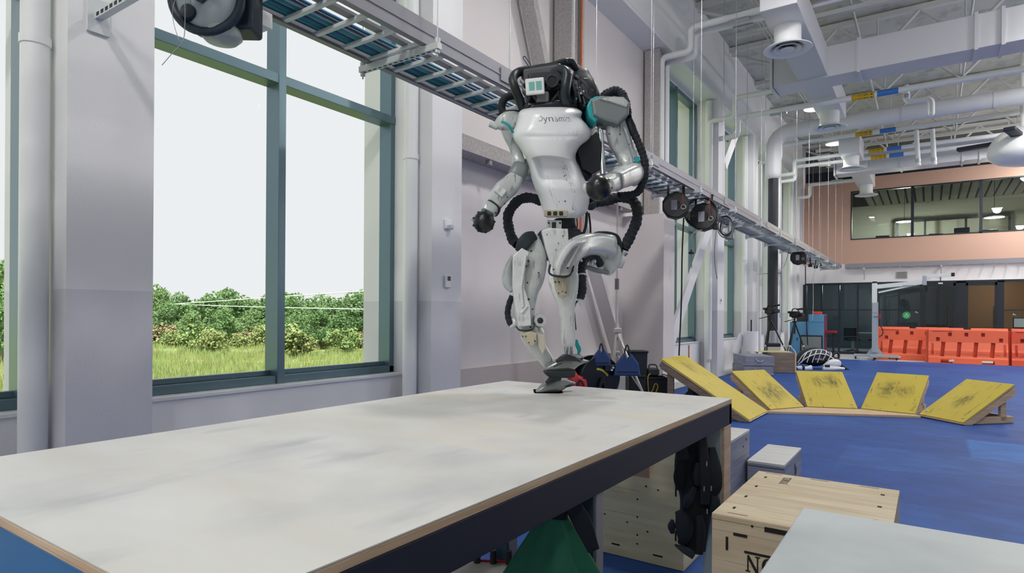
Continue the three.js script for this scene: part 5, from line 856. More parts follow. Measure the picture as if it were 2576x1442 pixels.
// ---------------------------------------------------------------- humanoid robot on the table
{
  const RD = 2.98, ZS = 3.004, U = RD / FOCAL / ZS;                       // U: metres per step of the enlarged drawing grid
  const base = at(1390, 985, RD);
  const R = thing('humanoid_robot', 'white and black humanoid robot striding along the plywood table', 'robot', [base.x, 1.0, base.z], YAW);
  const cr = Math.cos(ROLL), sr = Math.sin(ROLL);
  const cam = (px, py, d) => { const u = px - 1288, v = py - 792; return [(u * cr + v * sr) / FOCAL * d, -(-u * sr + v * cr) / FOCAL * d]; };
  const o0 = cam(1390, 985, RD);
  const A = (x, y, dz = 0, rx = 0, ry = rx) => { const d = RD - dz, c = cam(1160 + x / ZS, 120 + y / ZS, d); return [c[0] - o0[0], c[1] - o0[1], dz, rx * U * d / RD, ry * U * d / RD]; };
  const B = (x, y, dz = 0, rx = 0, ry = rx) => A(x, y + 420 * ZS, dz, rx, ry);
  const av = (...p) => V(...A(...p).slice(0, 3)), bv = (...p) => V(...B(...p).slice(0, 3));
  const dirt = (sd, amt) => tex(256, 256, (u, v) => { const n = fbm(u, v, 6, 6, sd, 5), s = vn(u, v, 60, 60, sd + 5), k = fbm(u, v, 20, 5, sd + 8, 3); let c = mixc([236, 238, 240], [214, 216, 216], n); c = mixc(c, [120, 116, 106], Math.max(0, k - 0.66) * 3 * amt); return s > 0.955 ? mixc(c, [80, 78, 72], 0.55 * amt) : c; }, [4, 4]);
  const white = std('#f2f4f5', { roughness: 0.32, map: dirt(301, 0.6) }), metal = std('#dfe3e2', { roughness: 0.3, metalness: 0.15, map: dirt(331, 1) }), foot = std('#8a8f8f', { roughness: 0.26, metalness: 0.55 });
  const dark = std('#1a2026', { roughness: 0.45 }), darkM = std('#2c343a', { roughness: 0.35, metalness: 0.3 }), grey = std('#7c8486', { roughness: 0.45, metalness: 0.2 }), beige = std('#d0c7ae', { roughness: 0.6, map: dirt(361, 1.2) }), pad = std('#202c31', { roughness: 0.7 }), chrome = std('#b5babd', { roughness: 0.25, metalness: 0.8 });
  // ribbed hose
  const hose = (pts, r, rib = 0.06) => { const c = curve(pts), n = 120, g = new THREE.TubeGeometry(c, n, r, 14, false), p = g.attributes.position; for (let i = 0; i <= n; i++) { const q = c.getPointAt(i / n), k = 1 + rib * Math.sin(i * 1.05) + 0.05 * Math.sin(i * 0.31); for (let j = 0; j <= 14; j++) { const a = i * 15 + j; p.setXYZ(a, q.x + (p.getX(a) - q.x) * k, q.y + (p.getY(a) - q.y) * k, q.z + (p.getZ(a) - q.z) * k); } } g.computeVertexNormals(); return g; };
  // shell: stacked super-ellipse rings, rows [y, left, right, front, back]
  const shell = (rows, n = 2.7, sub = 5, own = false, F = A, shape = null) => {   // own: uv runs once round the shell and once from top to bottom
    const seg = 56, pos = [], uv = [], idx = [], g4 = (k, t) => { const i = Math.min(rows.length - 2, Math.floor(t)), f = t - i, a = rows[Math.max(0, i - 1)][k], b = rows[i][k], d = rows[i + 1][k], e = rows[Math.min(rows.length - 1, i + 2)][k]; return b + 0.5 * f * (d - a + f * (2 * a - 5 * b + 4 * d - e + f * (3 * (b - d) + e - a))); };
    const N = (rows.length - 1) * sub, put = (t, s) => { const y = g4(0, t), l = g4(1, t), r = g4(2, t), zf = g4(3, t), zb = g4(4, t), cx = (l + r) / 2, hw = (r - l) / 2 * s, cz = (zf + zb) / 2, hz = (zf - zb) / 2 * s;
      for (let k = 0; k <= seg; k++) { const w = (k / seg) * 2 * Math.PI, c = Math.cos(w), q = Math.sin(w), x = cx + hw * Math.sign(c) * Math.abs(c) ** (2 / n), z0 = cz + hz * Math.sign(q) * Math.abs(q) ** (2 / n), z = shape ? shape(x, y, z0, (x - cx) / (hw + 1e-6), q) : z0, P = F(x, y, z); pos.push(P[0], P[1], P[2]); uv.push(1 - k / seg, 1 - t / (rows.length - 1)); } };
    put(0, 0.3); put(0, 0.9); for (let i = 0; i <= N; i++) put(i / sub, 1); put(N / sub, 0.9); put(N / sub, 0.3);
    const S1 = seg + 1, Q = pos.length / 3 / S1; for (let i = 0; i < Q - 1; i++) for (let k = 0; k < seg; k++) { const a = i * S1 + k, b = a + 1; idx.push(a, b, a + S1, b, b + S1, a + S1); }
    for (const [s, f] of [[0, 1], [(Q - 1) * S1, 0]]) for (let k = 1; k < seg - 1; k++) f ? idx.push(s, s + k + 1, s + k) : idx.push(s, s + k, s + k + 1);
    const g = new THREE.BufferGeometry(); g.setAttribute('position', new THREE.Float32BufferAttribute(pos, 3)); g.setAttribute('uv', new THREE.Float32BufferAttribute(uv, 2)); g.setIndex(idx); g.computeVertexNormals(); return own ? g : muv(g);
  };
  // flat plate traced on the drawing grid, with its own thickness
  const plate = (pts, dz, t, F = A, bev = 0.004) => { const q = pts.map(([x, y, z]) => F(x, y, dz + (z || 0))), s = new THREE.Shape(q.map((p) => new THREE.Vector2(p[0], p[1]))); return muv(new THREE.ExtrudeGeometry(s, { depth: t, bevelEnabled: true, bevelSize: bev, bevelThickness: bev, bevelSegments: 2 }).translate(0, 0, dz)); };
  const bolt = (parent, list, F, m = dark) => list.forEach(([x, y, z, r = 6]) => part(parent, 'bolt', new THREE.SphereGeometry(r * U, 10, 6), m, F(x, y, z).slice(0, 3)));
  const L = (st, o) => limb(st, o);
  // ---- torso
  const chestTex = canvasTex(2048, 1024, (g, w, h) => {
    g.fillStyle = '#e6e9ec'; g.fillRect(0, 0, w, h);
    for (let i = 0; i < 700; i++) { g.fillStyle = `rgba(120,118,112,${rr(0.04, 0.2)})`; g.fillRect(rr(0, w), rr(0, h), rr(1, 5), rr(1, 10)); }
    const scratch = (n, x0, x1, y0, y1, c, l) => { g.strokeStyle = c; for (let i = 0; i < n; i++) { const x = rr(x0, x1), y = rr(y0, y1); g.lineWidth = rr(1, 3.5); g.beginPath(); g.moveTo(x, y); g.lineTo(x + rr(-9, 9), y + rr(8, l)); g.stroke(); } };
    scratch(26, 1560, 1760, 240, 380, 'rgba(96,92,84,0.35)', 34); scratch(30, 1600, 1680, 560, 980, 'rgba(84,76,56,0.6)', 40); scratch(16, 1400, 1460, 700, 900, 'rgba(84,80,70,0.5)', 60); scratch(22, 1440, 1700, 930, 1020, 'rgba(150,138,104,0.5)', 30);
    g.fillStyle = 'rgba(70,62,44,0.75)'; for (let i = 0; i < 26; i++) g.fillRect(rr(1600, 1680), rr(620, 960), rr(3, 9), rr(3, 10));
    g.save(); g.translate(1588, 188); g.font = '70px sans-serif'; g.textAlign = 'center'; g.textBaseline = 'middle'; g.fillStyle = '#54585c'; g.fillText('Dynamics', 0, 0, 280); g.restore();
    g.fillStyle = '#e6e9ec'; for (const [x, y, a, b] of [[1450, 160, 12, 40], [1462, 180, 14, 20], [1564, 196, 14, 8], [1578, 176, 12, 12], [1648, 182, 18, 14], [1672, 198, 20, 10], [1668, 176, 10, 10], [1704, 202, 12, 10]]) g.fillRect(x, y, a, b);
  });
  const chestM = std('#ffffff', { roughness: 0.3, map: chestTex });
  const ss = THREE.MathUtils.smoothstep;
  // the front lip of the chest overhangs the belly; a soft crease runs across the breast
  const carve = (x, y, z, f, q) => { if (q <= 0) return z; const lip = 818 + 30 * ((x - 660) / 160) ** 2, side = 1 - ss(Math.abs(f), 0.5, 0.82); return z - 0.055 * ss(y, lip, lip + 12) * (1 - ss(y, 900, 1080)) * side - 0.003 * Math.exp(-(((y - 672) / 14) ** 2)) * side + 0.01 * Math.exp(-(((y - 620) / 50) ** 2)) * ss(Math.abs(f), 0.35, 0.7) * (1 - ss(Math.abs(f), 0.8, 1)); };
  const ab = part(R, 'torso_shell', shell([[448, 560, 838, 0.09, -0.1], [462, 470, 885, 0.125, -0.12], [490, 437, 915, 0.15, -0.12], [530, 430, 908, 0.16, -0.12], [585, 412, 952, 0.165, -0.12], [640, 389, 981, 0.172, -0.12], [690, 396, 966, 0.172, -0.12], [740, 430, 905, 0.172, -0.12], [790, 462, 872, 0.17, -0.12], [830, 487, 866, 0.165, -0.12], [860, 500, 872, 0.158, -0.12], [900, 512, 892, 0.15, -0.12], [980, 530, 928, 0.135, -0.12], [1060, 558, 962, 0.122, -0.12], [1140, 588, 970, 0.11, -0.12], [1200, 608, 962, 0.1, -0.12], [1250, 624, 944, 0.09, -0.1], [1288, 645, 890, 0.07, -0.08]], 2.6, 9, true, A, carve), chestM);
  part(ab, 'mount_plate', rbx(0.11, 0.03, 0.02, 0.004), beige, A(715, 1253, 0.088).slice(0, 3)); for (const x of [665, 710, 755]) part(ab, 'mount_hole', rbx(0.018, 0.018, 0.012, 0.004), dark, A(x, 1252, 0.1).slice(0, 3));
  bolt(ab, [[780, 970, 0.115, 5], [775, 1060, 0.112, 5], [785, 1160, 0.104, 8], [740, 1165, 0.104, 4]], A, std('#5c574a'));
  part(R, 'torso_core', shell([[430, 500, 985, -0.02, -0.28], [560, 470, 1015, -0.03, -0.3], [660, 480, 1012, -0.02, -0.3], [760, 520, 1038, 0.0, -0.28], [900, 560, 1042, 0.01, -0.26], [960, 600, 1020, 0.01, -0.2], [1010, 650, 960, 0.0, -0.15]], 3.4), dark);
  part(R, 'side_fairing', plate([[872, 795], [960, 700], [1010, 660], [1042, 740], [1048, 930], [985, 965], [915, 930]], -0.02, 0.05), std('#171c24', { roughness: 0.3 }));
  part(R, 'strut_tube', merge(rod(av(1050, 600, 0.0), av(1072, 960, 0.03), 0.014, 14), rod(av(1062, 620, 0.02), av(1080, 900, 0.03), 0.007, 10)), chrome);
  // ---- head cage
  const head = part(R, 'head_core', rbx(0.2, 0.13, 0.16, 0.02), dark, A(630, 275, -0.02).slice(0, 3)); head.rotation.set(0, -0.25, 0.05);
  part(R, 'guard_tube', tube([av(470, 468, 0.02), av(440, 390, 0.06), av(405, 300, 0.085), av(392, 235, 0.07), av(425, 190, 0.03), av(500, 170, 0.0)], 0.0215, 40, 12), dark);
  part(R, 'guard_tube', tube([av(430, 190, 0.02), av(560, 158, 0.0), av(680, 138, -0.01), av(770, 108, -0.02), av(820, 100, -0.04)], 0.017, 30, 12), dark);
  part(R, 'guard_tube', tube([av(690, 200, 0.05), av(760, 170, 0.085), av(800, 205, 0.11), av(790, 290, 0.12), av(785, 370, 0.1), av(800, 430, 0.05)], 0.024, 40, 12), darkM);
  for (const [dx, dz, r] of [[0, 0, 0.011], [-40, -0.05, 0.008], [-25, 0.04, 0.012]]) part(R, 'rear_hoop', tube([av(805 + dx, 100, -0.05 + dz), av(900 + dx, 160, -0.12 + dz), av(980 + dx, 245, -0.15 + dz), av(1030 + dx, 340, -0.15 + dz), av(1045 + dx, 430, -0.12 + dz)], r, 36, 10), dx ? dark : grey);
  part(R, 'top_bumper', L([A(770, 125, -0.02, 22, 24), A(820, 110, -0.04, 32, 34), A(860, 150, -0.06, 26, 30), A(890, 195, -0.08, 14, 18)]), dark);
  const sp = part(R, 'status_panel', rbx(0.088, 0.076, 0.014, 0.006), std('#e6e8e8', { roughness: 0.4 }), A(558, 293, 0.12).slice(0, 3)); sp.rotation.set(0.05, -0.12, 0.07);
  for (const s of [-1, 1]) part(sp, 'teal_window', bx(0.026, 0.038, 0.003, s * 0.0165 + 0.002, 0.001, 0.0075), std('#6fb3ab', { roughness: 0.3 }));
  const sb = part(R, 'sensor_bar', rbx(0.17, 0.055, 0.05, 0.012), darkM, A(640, 235, 0.07).slice(0, 3)); sb.rotation.z = 0.09;
  const ln = part(R, 'camera_lens', cyl(0.028, 0.031, 0.03, 28).rotateX(Math.PI / 2), M.blackGloss, A(688, 262, 0.11).slice(0, 3)); part(ln, 'lens_ring', ring(0.026, 0.004, 28, 8), darkM, [0, 0, 0.016]);
  part(R, 'neck_block', rbx(0.06, 0.05, 0.06, 0.008), grey, A(615, 382, 0.05).slice(0, 3)); part(R, 'neck_tip', rbx(0.012, 0.02, 0.012, 0.003), std('#b36a48'), A(635, 432, 0.06).slice(0, 3));
  for (const [a, b] of [[[520, 365, 0.08], [480, 455, 0.06]], [[545, 355, 0.08], [600, 440, 0.05]], [[740, 330, 0.1], [670, 425, 0.05]], [[730, 335, 0.1], [770, 440, 0.04]], [[830, 250, 0.0], [800, 420, 0.04]], [[850, 260, -0.03], [860, 440, 0]], [[900, 250, -0.06], [880, 450, -0.02]]]) part(R, 'cage_strut', rod(av(...a), av(...b), 0.007, 8), darkM);
  part(R, 'side_fittings', merge(rod(av(455, 250, 0.05), av(480, 275, 0.06), 0.01), rod(av(470, 320, 0.05), av(500, 330, 0.06), 0.009), rod(av(465, 290, 0.05), av(485, 345, 0.05), 0.006)), grey);
  part(R, 'rear_pack', L([A(905, 200, -0.1, 60, 70), A(910, 300, -0.08, 105, 100), A(935, 400, -0.06, 110, 110), A(960, 480, -0.06, 75, 90)], { n: 3.2 }), dark); part(R, 'pack_rib', merge(...[0, 1, 2, 3].map((k) => rod(av(845 + k * 30, 250 + k * 28, 0.02 - k * 0.01), av(870 + k * 34, 400 + k * 16, 0.04), 0.008))), darkM);
  for (const [a, b] of [[[860, 215, -0.02], [1000, 330, 0.0]], [[850, 300, 0.02], [985, 400, 0.03]], [[900, 230, -0.02], [860, 420, 0.05]], [[960, 290, -0.01], [930, 450, 0.04]]]) part(R, 'cage_strut', rod(av(...a), av(...b), 0.009, 8), darkM);
  part(R, 'pack_label', rbx(0.024, 0.034, 0.004, 0.002), M.white, A(945, 255, -0.02).slice(0, 3)); bolt(R, [[905, 345, 0.05, 9], [925, 330, 0.04, 7], [870, 385, 0.06, 6], [895, 300, 0.04, 5]], A, std('#c7ccd0'));
  part(R, 'antenna_loop', tube([av(545, 195, 0.02), av(510, 140, 0.02), av(480, 95, 0.02), av(468, 75, 0.02), av(482, 66, 0.02), av(510, 105, 0.02), av(545, 165, 0.02), av(555, 190, 0.02)], 0.0025, 40, 6), std('#2b3a55'));
  part(R, 'neck_collar', L([A(480, 470, 0.02, 20, 40), A(600, 450, 0.03, 28, 60), A(740, 445, 0.03, 30, 70), A(850, 455, 0.0, 20, 60)], { n: 3 }), darkM);
  // ---- arm with lowered forearm
  part(R, 'shoulder', L([A(262, 590, 0.02, 26, 26), A(300, 575, 0.03, 56, 50), A(350, 560, 0.03, 72, 62), A(400, 545, 0.0, 62, 60), A(440, 540, -0.04, 45, 50)], { n: 2.6 }), metal);
  part(R, 'shoulder_cover', L([A(285, 545, 0.02, 12, 34), A(330, 512, 0.02, 26, 50), A(380, 505, 0.0, 26, 48), A(425, 500, -0.02, 18, 40)], { n: 3 }), darkM);
  part(R, 'shoulder_ring', tube([av(308, 560, 0.085), av(340, 572, 0.1), av(370, 600, 0.1), av(392, 640, 0.08)], 0.006, 24, 8), M.teal); part(R, 'shoulder_knob', cyl(0.014, 0.016, 0.04, 14).rotateZ(1.2), metal, A(245, 588, 0.03).slice(0, 3));
  part(R, 'upper_arm', L([A(345, 610, 0.02, 48, 44), A(362, 670, 0.01, 42, 40), A(400, 745, -0.02, 40, 38), A(425, 820, -0.03, 44, 40), A(440, 890, -0.02, 52, 46)], { n: 2.5 }), metal);
  part(R, 'elbow_link', L([A(478, 850, -0.05, 26, 26), A(500, 930, -0.05, 32, 30), A(490, 985, -0.03, 24, 24)], { n: 3 }), metal);
  part(R, 'forearm_band', L([A(448, 905, 0.0, 64, 58), A(432, 945, 0.02, 68, 62), A(408, 985, 0.03, 66, 60)], { n: 2.6 }), grey);
  const fa = part(R, 'forearm', L([A(415, 985, 0.03, 58, 54), A(375, 1035, 0.06, 72, 64), A(320, 1085, 0.1, 76, 66), A(275, 1140, 0.13, 68, 60), A(240, 1190, 0.16, 62, 56), A(212, 1228, 0.19, 62, 56), A(196, 1255, 0.2, 54, 50)], { n: 3 }), metal);
  const fp = part(fa, 'forearm_box', rbx(0.05, 0.04, 0.03, 0.006), white, A(298, 1085, 0.16).slice(0, 3)); fp.rotation.z = -0.7; part(fa, 'wrist_seam', L([A(238, 1210, 0.175, 66, 60), A(231, 1217, 0.18, 66, 60)], { n: 3, sub: 2 }), dark); bolt(fa, [[330, 1180, 0.19, 5], [300, 1210, 0.2, 5], [262, 1250, 0.22, 6], [350, 1130, 0.16, 5]], A);
  const hd = part(R, 'hand_ball', new THREE.SphereGeometry(0.0485, 32, 20), M.blackGloss, A(172, 1318, 0.24).slice(0, 3)); for (let k = 0; k < 9; k++) { const a = k * 0.7; part(hd, 'grip_stud', new THREE.SphereGeometry(0.006, 8, 6), dark, [0.047 * Math.cos(a), 0.047 * Math.sin(a), 0.012]); }
  part(R, 'wrist_cap', L([A(88, 1300, 0.2, 14, 16), A(100, 1285, 0.21, 20, 22), A(112, 1330, 0.2, 12, 18)], {}), metal);
  // ---- arm held forward
  part(R, 'shoulder', plate([[978, 475], [1030, 450], [1188, 455], [1218, 485], [1212, 560], [1150, 622], [1065, 598], [992, 560]], -0.05, 0.12, A, 0.012), grey);
  part(R, 'shoulder_cover', plate([[1035, 452], [1080, 444], [1190, 448], [1220, 478], [1212, 500], [1120, 470]], -0.03, 0.115, A, 0.006), metal);
  part(R, 'shoulder_ring', plate([[942, 500], [965, 455], [1000, 436], [1045, 432], [1035, 462], [992, 480], [975, 540], [1012, 585], [990, 600], [955, 568]], -0.05, 0.105, A, 0.008), M.teal);
  part(R, 'upper_arm', L([A(1165, 560, -0.01, 74, 62), A(1180, 640, -0.01, 84, 66), A(1205, 720, -0.02, 84, 64), A(1240, 800, -0.03, 76, 60), A(1272, 880, -0.02, 74, 62), A(1285, 935, 0.0, 78, 66)], { n: 2.8 }), metal);
  part(R, 'arm_rail', rod(av(1230, 600, 0.04), av(1310, 860, 0.03), 0.006, 8), chrome); part(R, 'teal_clip', rbx(0.02, 0.03, 0.02, 0.004), M.teal, A(1330, 848, 0.04).slice(0, 3)); part(R, 'elbow', L([A(1335, 900, -0.03, 36, 46), A(1330, 960, 0.0, 50, 55), A(1300, 1020, 0.02, 36, 40)], { n: 2.4 }), metal);
  bolt(R, [[1200, 655, 0.07, 6], [1120, 650, 0.06, 6], [1270, 730, 0.06, 4], [1150, 600, 0.07, 5]], A);
  const fb = part(R, 'forearm', L([A(1295, 945, 0.02, 80, 74), A(1245, 970, 0.1, 84, 78), A(1190, 995, 0.19, 76, 72), A(1140, 1020, 0.27, 68, 66), A(1095, 1042, 0.34, 58, 56)], { n: 3, ref: V(0, 1, 0) }), metal);
  part(fb, 'forearm_box', rbx(0.03, 0.03, 0.02, 0.004), grey, A(1250, 965, 0.17).slice(0, 3)); part(fb, 'clamp_ring', L([A(1160, 1008, 0.24, 76, 74), A(1145, 1015, 0.265, 76, 74)], { n: 3, ref: V(0, 1, 0), sub: 2 }), grey);
  const hb = part(R, 'hand_ball', new THREE.SphereGeometry(0.0535, 36, 22), M.blackGloss, A(1040, 1062, 0.42).slice(0, 3)); for (let k = 0; k < 9; k++) { const a = k * 0.7; part(hb, 'grip_stud', new THREE.SphereGeometry(0.006, 8, 6), dark, [0.05 * Math.cos(a), 0.05 * Math.sin(a), 0.012]); }
  part(R, 'wrist_cap', L([A(935, 1030, 0.36, 14, 20), A(940, 1062, 0.36, 22, 26), A(955, 1100, 0.36, 14, 20)], {}), metal);
  // ---- hoses
  part(R, 'shoulder_hose', hose([av(320, 500, -0.04), av(305, 445, -0.05), av(330, 385, -0.06), av(385, 362, -0.08), av(440, 375, -0.1)], 0.0185), M.rubber);
  part(R, 'shoulder_hose', hose([av(1040, 425, -0.05), av(1085, 365, -0.05), av(1150, 330, -0.05), av(1205, 345, -0.04), av(1240, 420, -0.02), av(1255, 530, 0.0)], 0.023), M.rubber);
  part(R, 'hose_joint', L([A(1262, 540, 0, 30, 30), A(1275, 575, 0, 32, 32), A(1290, 610, 0, 34, 34), A(1310, 650, 0, 28, 28)], { n: 2.6 }), darkM);
  part(R, 'arm_hose', hose([av(1305, 640, 0.0), av(1340, 720, 0.0), av(1375, 810, 0.0), av(1390, 900, 0.0), av(1380, 1000, 0.0), av(1340, 1085, 0.0), av(1270, 1115, 0.0), av(1190, 1120, 0.02)], 0.0185), M.rubber);
  part(R, 'hip_hose', hose([av(605, 1160, -0.08), av(560, 1142, -0.06), av(490, 1135, -0.04), av(420, 1165, -0.02), av(360, 1250, 0.0), av(355, 1330, 0.0), av(385, 1440, 0.02), bv(425, 225, 0.05)], 0.024), M.rubber);
  part(R, 'hip_hose', hose([av(980, 1165, -0.05), av(1080, 1160, -0.06), av(1200, 1130, -0.08), av(1290, 1150, -0.08), av(1330, 1220, -0.06), av(1325, 1310, -0.05), av(1285, 1410, -0.04), bv(1230, 260, -0.04)], 0.026), M.rubber);
  part(R, 'waist_cable', tube([av(950, 1240, 0), av(945, 1330, 0), av(925, 1400, 0.0), bv(890, 140, 0.02)], 0.007, 24, 8), M.black); part(R, 'waist_cable', tube([av(965, 1250, -0.05), av(975, 1330, -0.06), av(978, 1400, -0.06)], 0.005, 20, 8), M.black);
  part(R, 'waist_fitting', L([A(950, 1190, -0.02, 18, 24), A(985, 1200, -0.03, 30, 34), A(1010, 1170, -0.04, 20, 26)], {}), darkM);
  // ---- waist and pelvis
  const wp = part(R, 'waist_plate', rbx(0.07, 0.058, 0.03, 0.005), metal, A(703, 1352, 0.05).slice(0, 3)); part(wp, 'plate_slot', rbx(0.02, 0.042, 0.006, 0.004, -0.002, -0.002, 0.015), dark); bolt(wp, [], A);
  for (const s of [-1, 1]) part(wp, 'bolt', new THREE.SphereGeometry(0.005, 8, 6), dark, [s * 0.027, 0.015, 0.015]);
  part(R, 'waist_core', L([A(780, 1290, -0.04, 80, 70), A(790, 1350, -0.04, 75, 70), A(800, 1410, -0.04, 85, 80)], { n: 3 }), darkM); part(R, 'red_connector', L([A(800, 1385, 0.02, 22, 20), A(830, 1390, 0.02, 26, 20), A(860, 1375, 0.0, 14, 14)], {}), std('#b53226')); part(R, 'orange_lead', tube([av(875, 1290, -0.02), av(878, 1345, -0.02), av(868, 1400, -0.01)], 0.004, 16, 6), std('#b5592d'));
  part(R, 'pelvis_plate', plate([[615, 140], [660, 122], [790, 128], [798, 250], [745, 350], [725, 395], [680, 385], [640, 250]], 0.09, 0.05, B, 0.006), white); bolt(R, [[650, 150, 0.15, 4], [770, 160, 0.15, 5], [735, 215, 0.15, 4], [715, 265, 0.15, 4]], B);
  part(R, 'hip_block', L([B(600, 180, 0.0, 60, 60), B(640, 200, 0.02, 75, 70), B(720, 210, 0.02, 80, 75), B(820, 170, 0.0, 70, 70), B(900, 160, 0.0, 50, 60)], { n: 3, ref: V(0, 0, 1) }), darkM); part(R, 'hip_joint', L([B(600, 230, 0.06, 30, 40), B(620, 290, 0.06, 40, 45), B(645, 350, 0.06, 26, 36)], { n: 2.5 }), dark);
  // ---- supporting leg
  const th = part(R, 'thigh', L([B(545, 165, 0.05, 50, 50), B(530, 200, 0.06, 80, 75), B(522, 290, 0.07, 118, 88), B(518, 370, 0.08, 130, 92), B(508, 480, 0.09, 120, 90), B(490, 560, 0.1, 101, 82), B(482, 640, 0.1, 88, 76), B(480, 720, 0.1, 78, 70), B(480, 800, 0.1, 72, 66), B(484, 862, 0.1, 58, 56)], { n: 2.9 }), metal);
  part(R, 'thigh_actuator', L([B(392, 310, 0.03, 16, 26), B(362, 390, 0.03, 34, 44), B(348, 470, 0.03, 42, 50), B(358, 535, 0.03, 36, 42), B(382, 580, 0.04, 14, 20)], { n: 2.3 }), metal);
  part(th, 'thigh_cover', plate([[398, 320], [460, 265], [505, 290], [478, 420], [470, 560], [512, 690], [520, 830], [440, 838], [420, 700], [398, 540]], 0.16, 0.016, B, 0.005), white); part(th, 'cover_ridge', merge(rod(bv(488, 310, 0.185), bv(452, 550, 0.185), 0.0075), rod(bv(452, 550, 0.185), bv(468, 700, 0.183), 0.0075)), white);
  part(th, 'cover_ridge', rod(bv(500, 690, 0.183), bv(455, 745, 0.183), 0.007), white); bolt(th, [[545, 205, 0.15, 7], [530, 275, 0.17, 7], [508, 350, 0.175, 8], [492, 390, 0.18, 9], [585, 440, 0.16, 6], [500, 515, 0.18, 7], [510, 640, 0.178, 9], [540, 715, 0.16, 6], [525, 850, 0.15, 7], [620, 480, 0.12, 5]], B);
  part(R, 'hip_pad', L([B(440, 280, 0.13, 34, 22), B(465, 230, 0.14, 50, 24), B(505, 180, 0.13, 50, 24), B(550, 160, 0.1, 36, 22)], { n: 4 }), pad);
  const kn = part(R, 'knee_disc', cyl(0.028, 0.032, 0.09, 28).rotateX(Math.PI / 2), metal, B(594, 800, 0.1).slice(0, 3)); part(kn, 'disc_cap', lathe([[0.001, 0.004], [0.012, 0.004], [0.014, 0]], 20).rotateX(Math.PI / 2), dark, [0, 0, 0.046]);
  part(R, 'knee_clip', L([B(398, 790, 0.08, 14, 20), B(405, 830, 0.09, 18, 24), B(375, 850, 0.08, 12, 18)], {}), metal); part(R, 'knee_edge', tube([bv(415, 845, 0.15), bv(440, 872, 0.16), bv(490, 878, 0.165), bv(540, 865, 0.16), bv(556, 820, 0.15)], 0.004, 24, 6), dark);
  const sh = part(R, 'shin', L([B(500, 850, 0.09, 62, 58), B(535, 905, 0.1, 94, 66), B(560, 960, 0.1, 80, 60), B(590, 1020, 0.1, 62, 50), B(632, 1080, 0.09, 55, 44), B(662, 1130, 0.08, 46, 38), B(690, 1180, 0.07, 36, 32)], { n: 2.5 }), metal);
  part(sh, 'shin_pad', plate([[458, 905], [520, 888], [562, 900], [566, 960], [540, 985], [500, 970]], 0.155, 0.016, B, 0.004), beige); part(sh, 'shin_stain', plate([[575, 900], [625, 915], [632, 1010], [615, 1050], [585, 990]], 0.148, 0.006, B, 0.003), std('#c2bdb0', { roughness: 0.8 })); bolt(sh, [[465, 920, 0.178, 5], [490, 920, 0.178, 5], [512, 968, 0.178, 5], [557, 955, 0.178, 6]], B);
  part(R, 'leg_hose', hose([bv(388, 615, 0.05), bv(365, 670, 0.05), bv(352, 740, 0.05), bv(362, 800, 0.06), bv(382, 838, 0.07)], 0.0145), M.rubber);
  part(R, 'ankle', merge(rod(bv(690, 1180, 0.06), bv(720, 1235, 0.05), 0.016), rod(bv(660, 1190, 0.08), bv(690, 1240, 0.07), 0.008), rod(bv(760, 1190, 0.04), bv(745, 1240, 0.03), 0.009), rbx(0.07, 0.02, 0.05, 0.006, ...B(715, 1215, 0.06).slice(0, 3))), darkM);
  const yb = (p) => [p[0], Math.max(p[1], p[3] * 0.98), p[2], p[3], p[4]];
  const lift = (g) => { const p = g.attributes.position; for (let i = 0; i < p.count; i++) if (p.getY(i) < 0.003) p.setY(i, 0.003); return g; };
  part(R, 'foot', lift(L([B(564, 1338, 0.04, 8, 40), B(600, 1326, 0.04, 26, 48), B(650, 1305, 0.03, 46, 54), B(700, 1289, 0.02, 60, 52), B(750, 1279, 0.0, 50, 46), B(800, 1270, -0.02, 25, 40), B(848, 1271, -0.04, 10, 26)], { n: 2.8 })), foot);
  part(R, 'foot_sole', lift(plate([[556, 1348], [562, 1338], [745, 1336], [740, 1356], [565, 1358]], -0.055, 0.125, B, 0.006)), M.rubber); part(R, 'instep_cap', L([B(640, 1270, 0.075, 10, 12), B(690, 1236, 0.08, 22, 16), B(750, 1240, 0.07, 18, 14)], { n: 3 }), darkM); part(R, 'foot_heel', L([B(770, 1300, 0, 10, 34), B(815, 1290, -0.01, 10, 34), B(846, 1284, -0.02, 6, 24)], { n: 3 }), M.rubber);
  // ---- raised leg
  part(R, 'hip_cover', L([B(1120, 175, -0.06, 70, 70), B(1122, 240, -0.05, 84, 85), B(1120, 320, -0.04, 84, 85), B(1110, 400, -0.03, 66, 70), B(1100, 440, -0.02, 36, 40)], { n: 3.4 }), white);
  part(R, 'hip_side', L([B(1180, 300, -0.05, 30, 40), B(1205, 340, -0.04, 36, 44), B(1190, 400, -0.04, 28, 34)], { n: 2.6 }), white); part(R, 'hip_pad', L([B(1025, 138, 0.02, 10, 50), B(1100, 146, 0.0, 16, 62), B(1160, 172, -0.02, 22, 64), B(1190, 225, -0.03, 20, 56), B(1196, 290, -0.03, 12, 40)], { n: 4 }), pad);
  part(R, 'hose_socket', L([B(1238, 280, -0.04, 30, 30), B(1215, 308, -0.04, 24, 24), B(1195, 330, -0.04, 20, 20)], {}), chrome);
  const t2 = part(R, 'thigh', L([B(1100, 245, 0.0, 96, 92), B(1010, 228, 0.08, 86, 92), B(920, 235, 0.17, 82, 90), B(848, 275, 0.25, 86, 88), B(795, 345, 0.29, 88, 82), B(768, 415, 0.3, 80, 76), B(764, 462, 0.3, 60, 60)], { n: 3.2 }), metal);
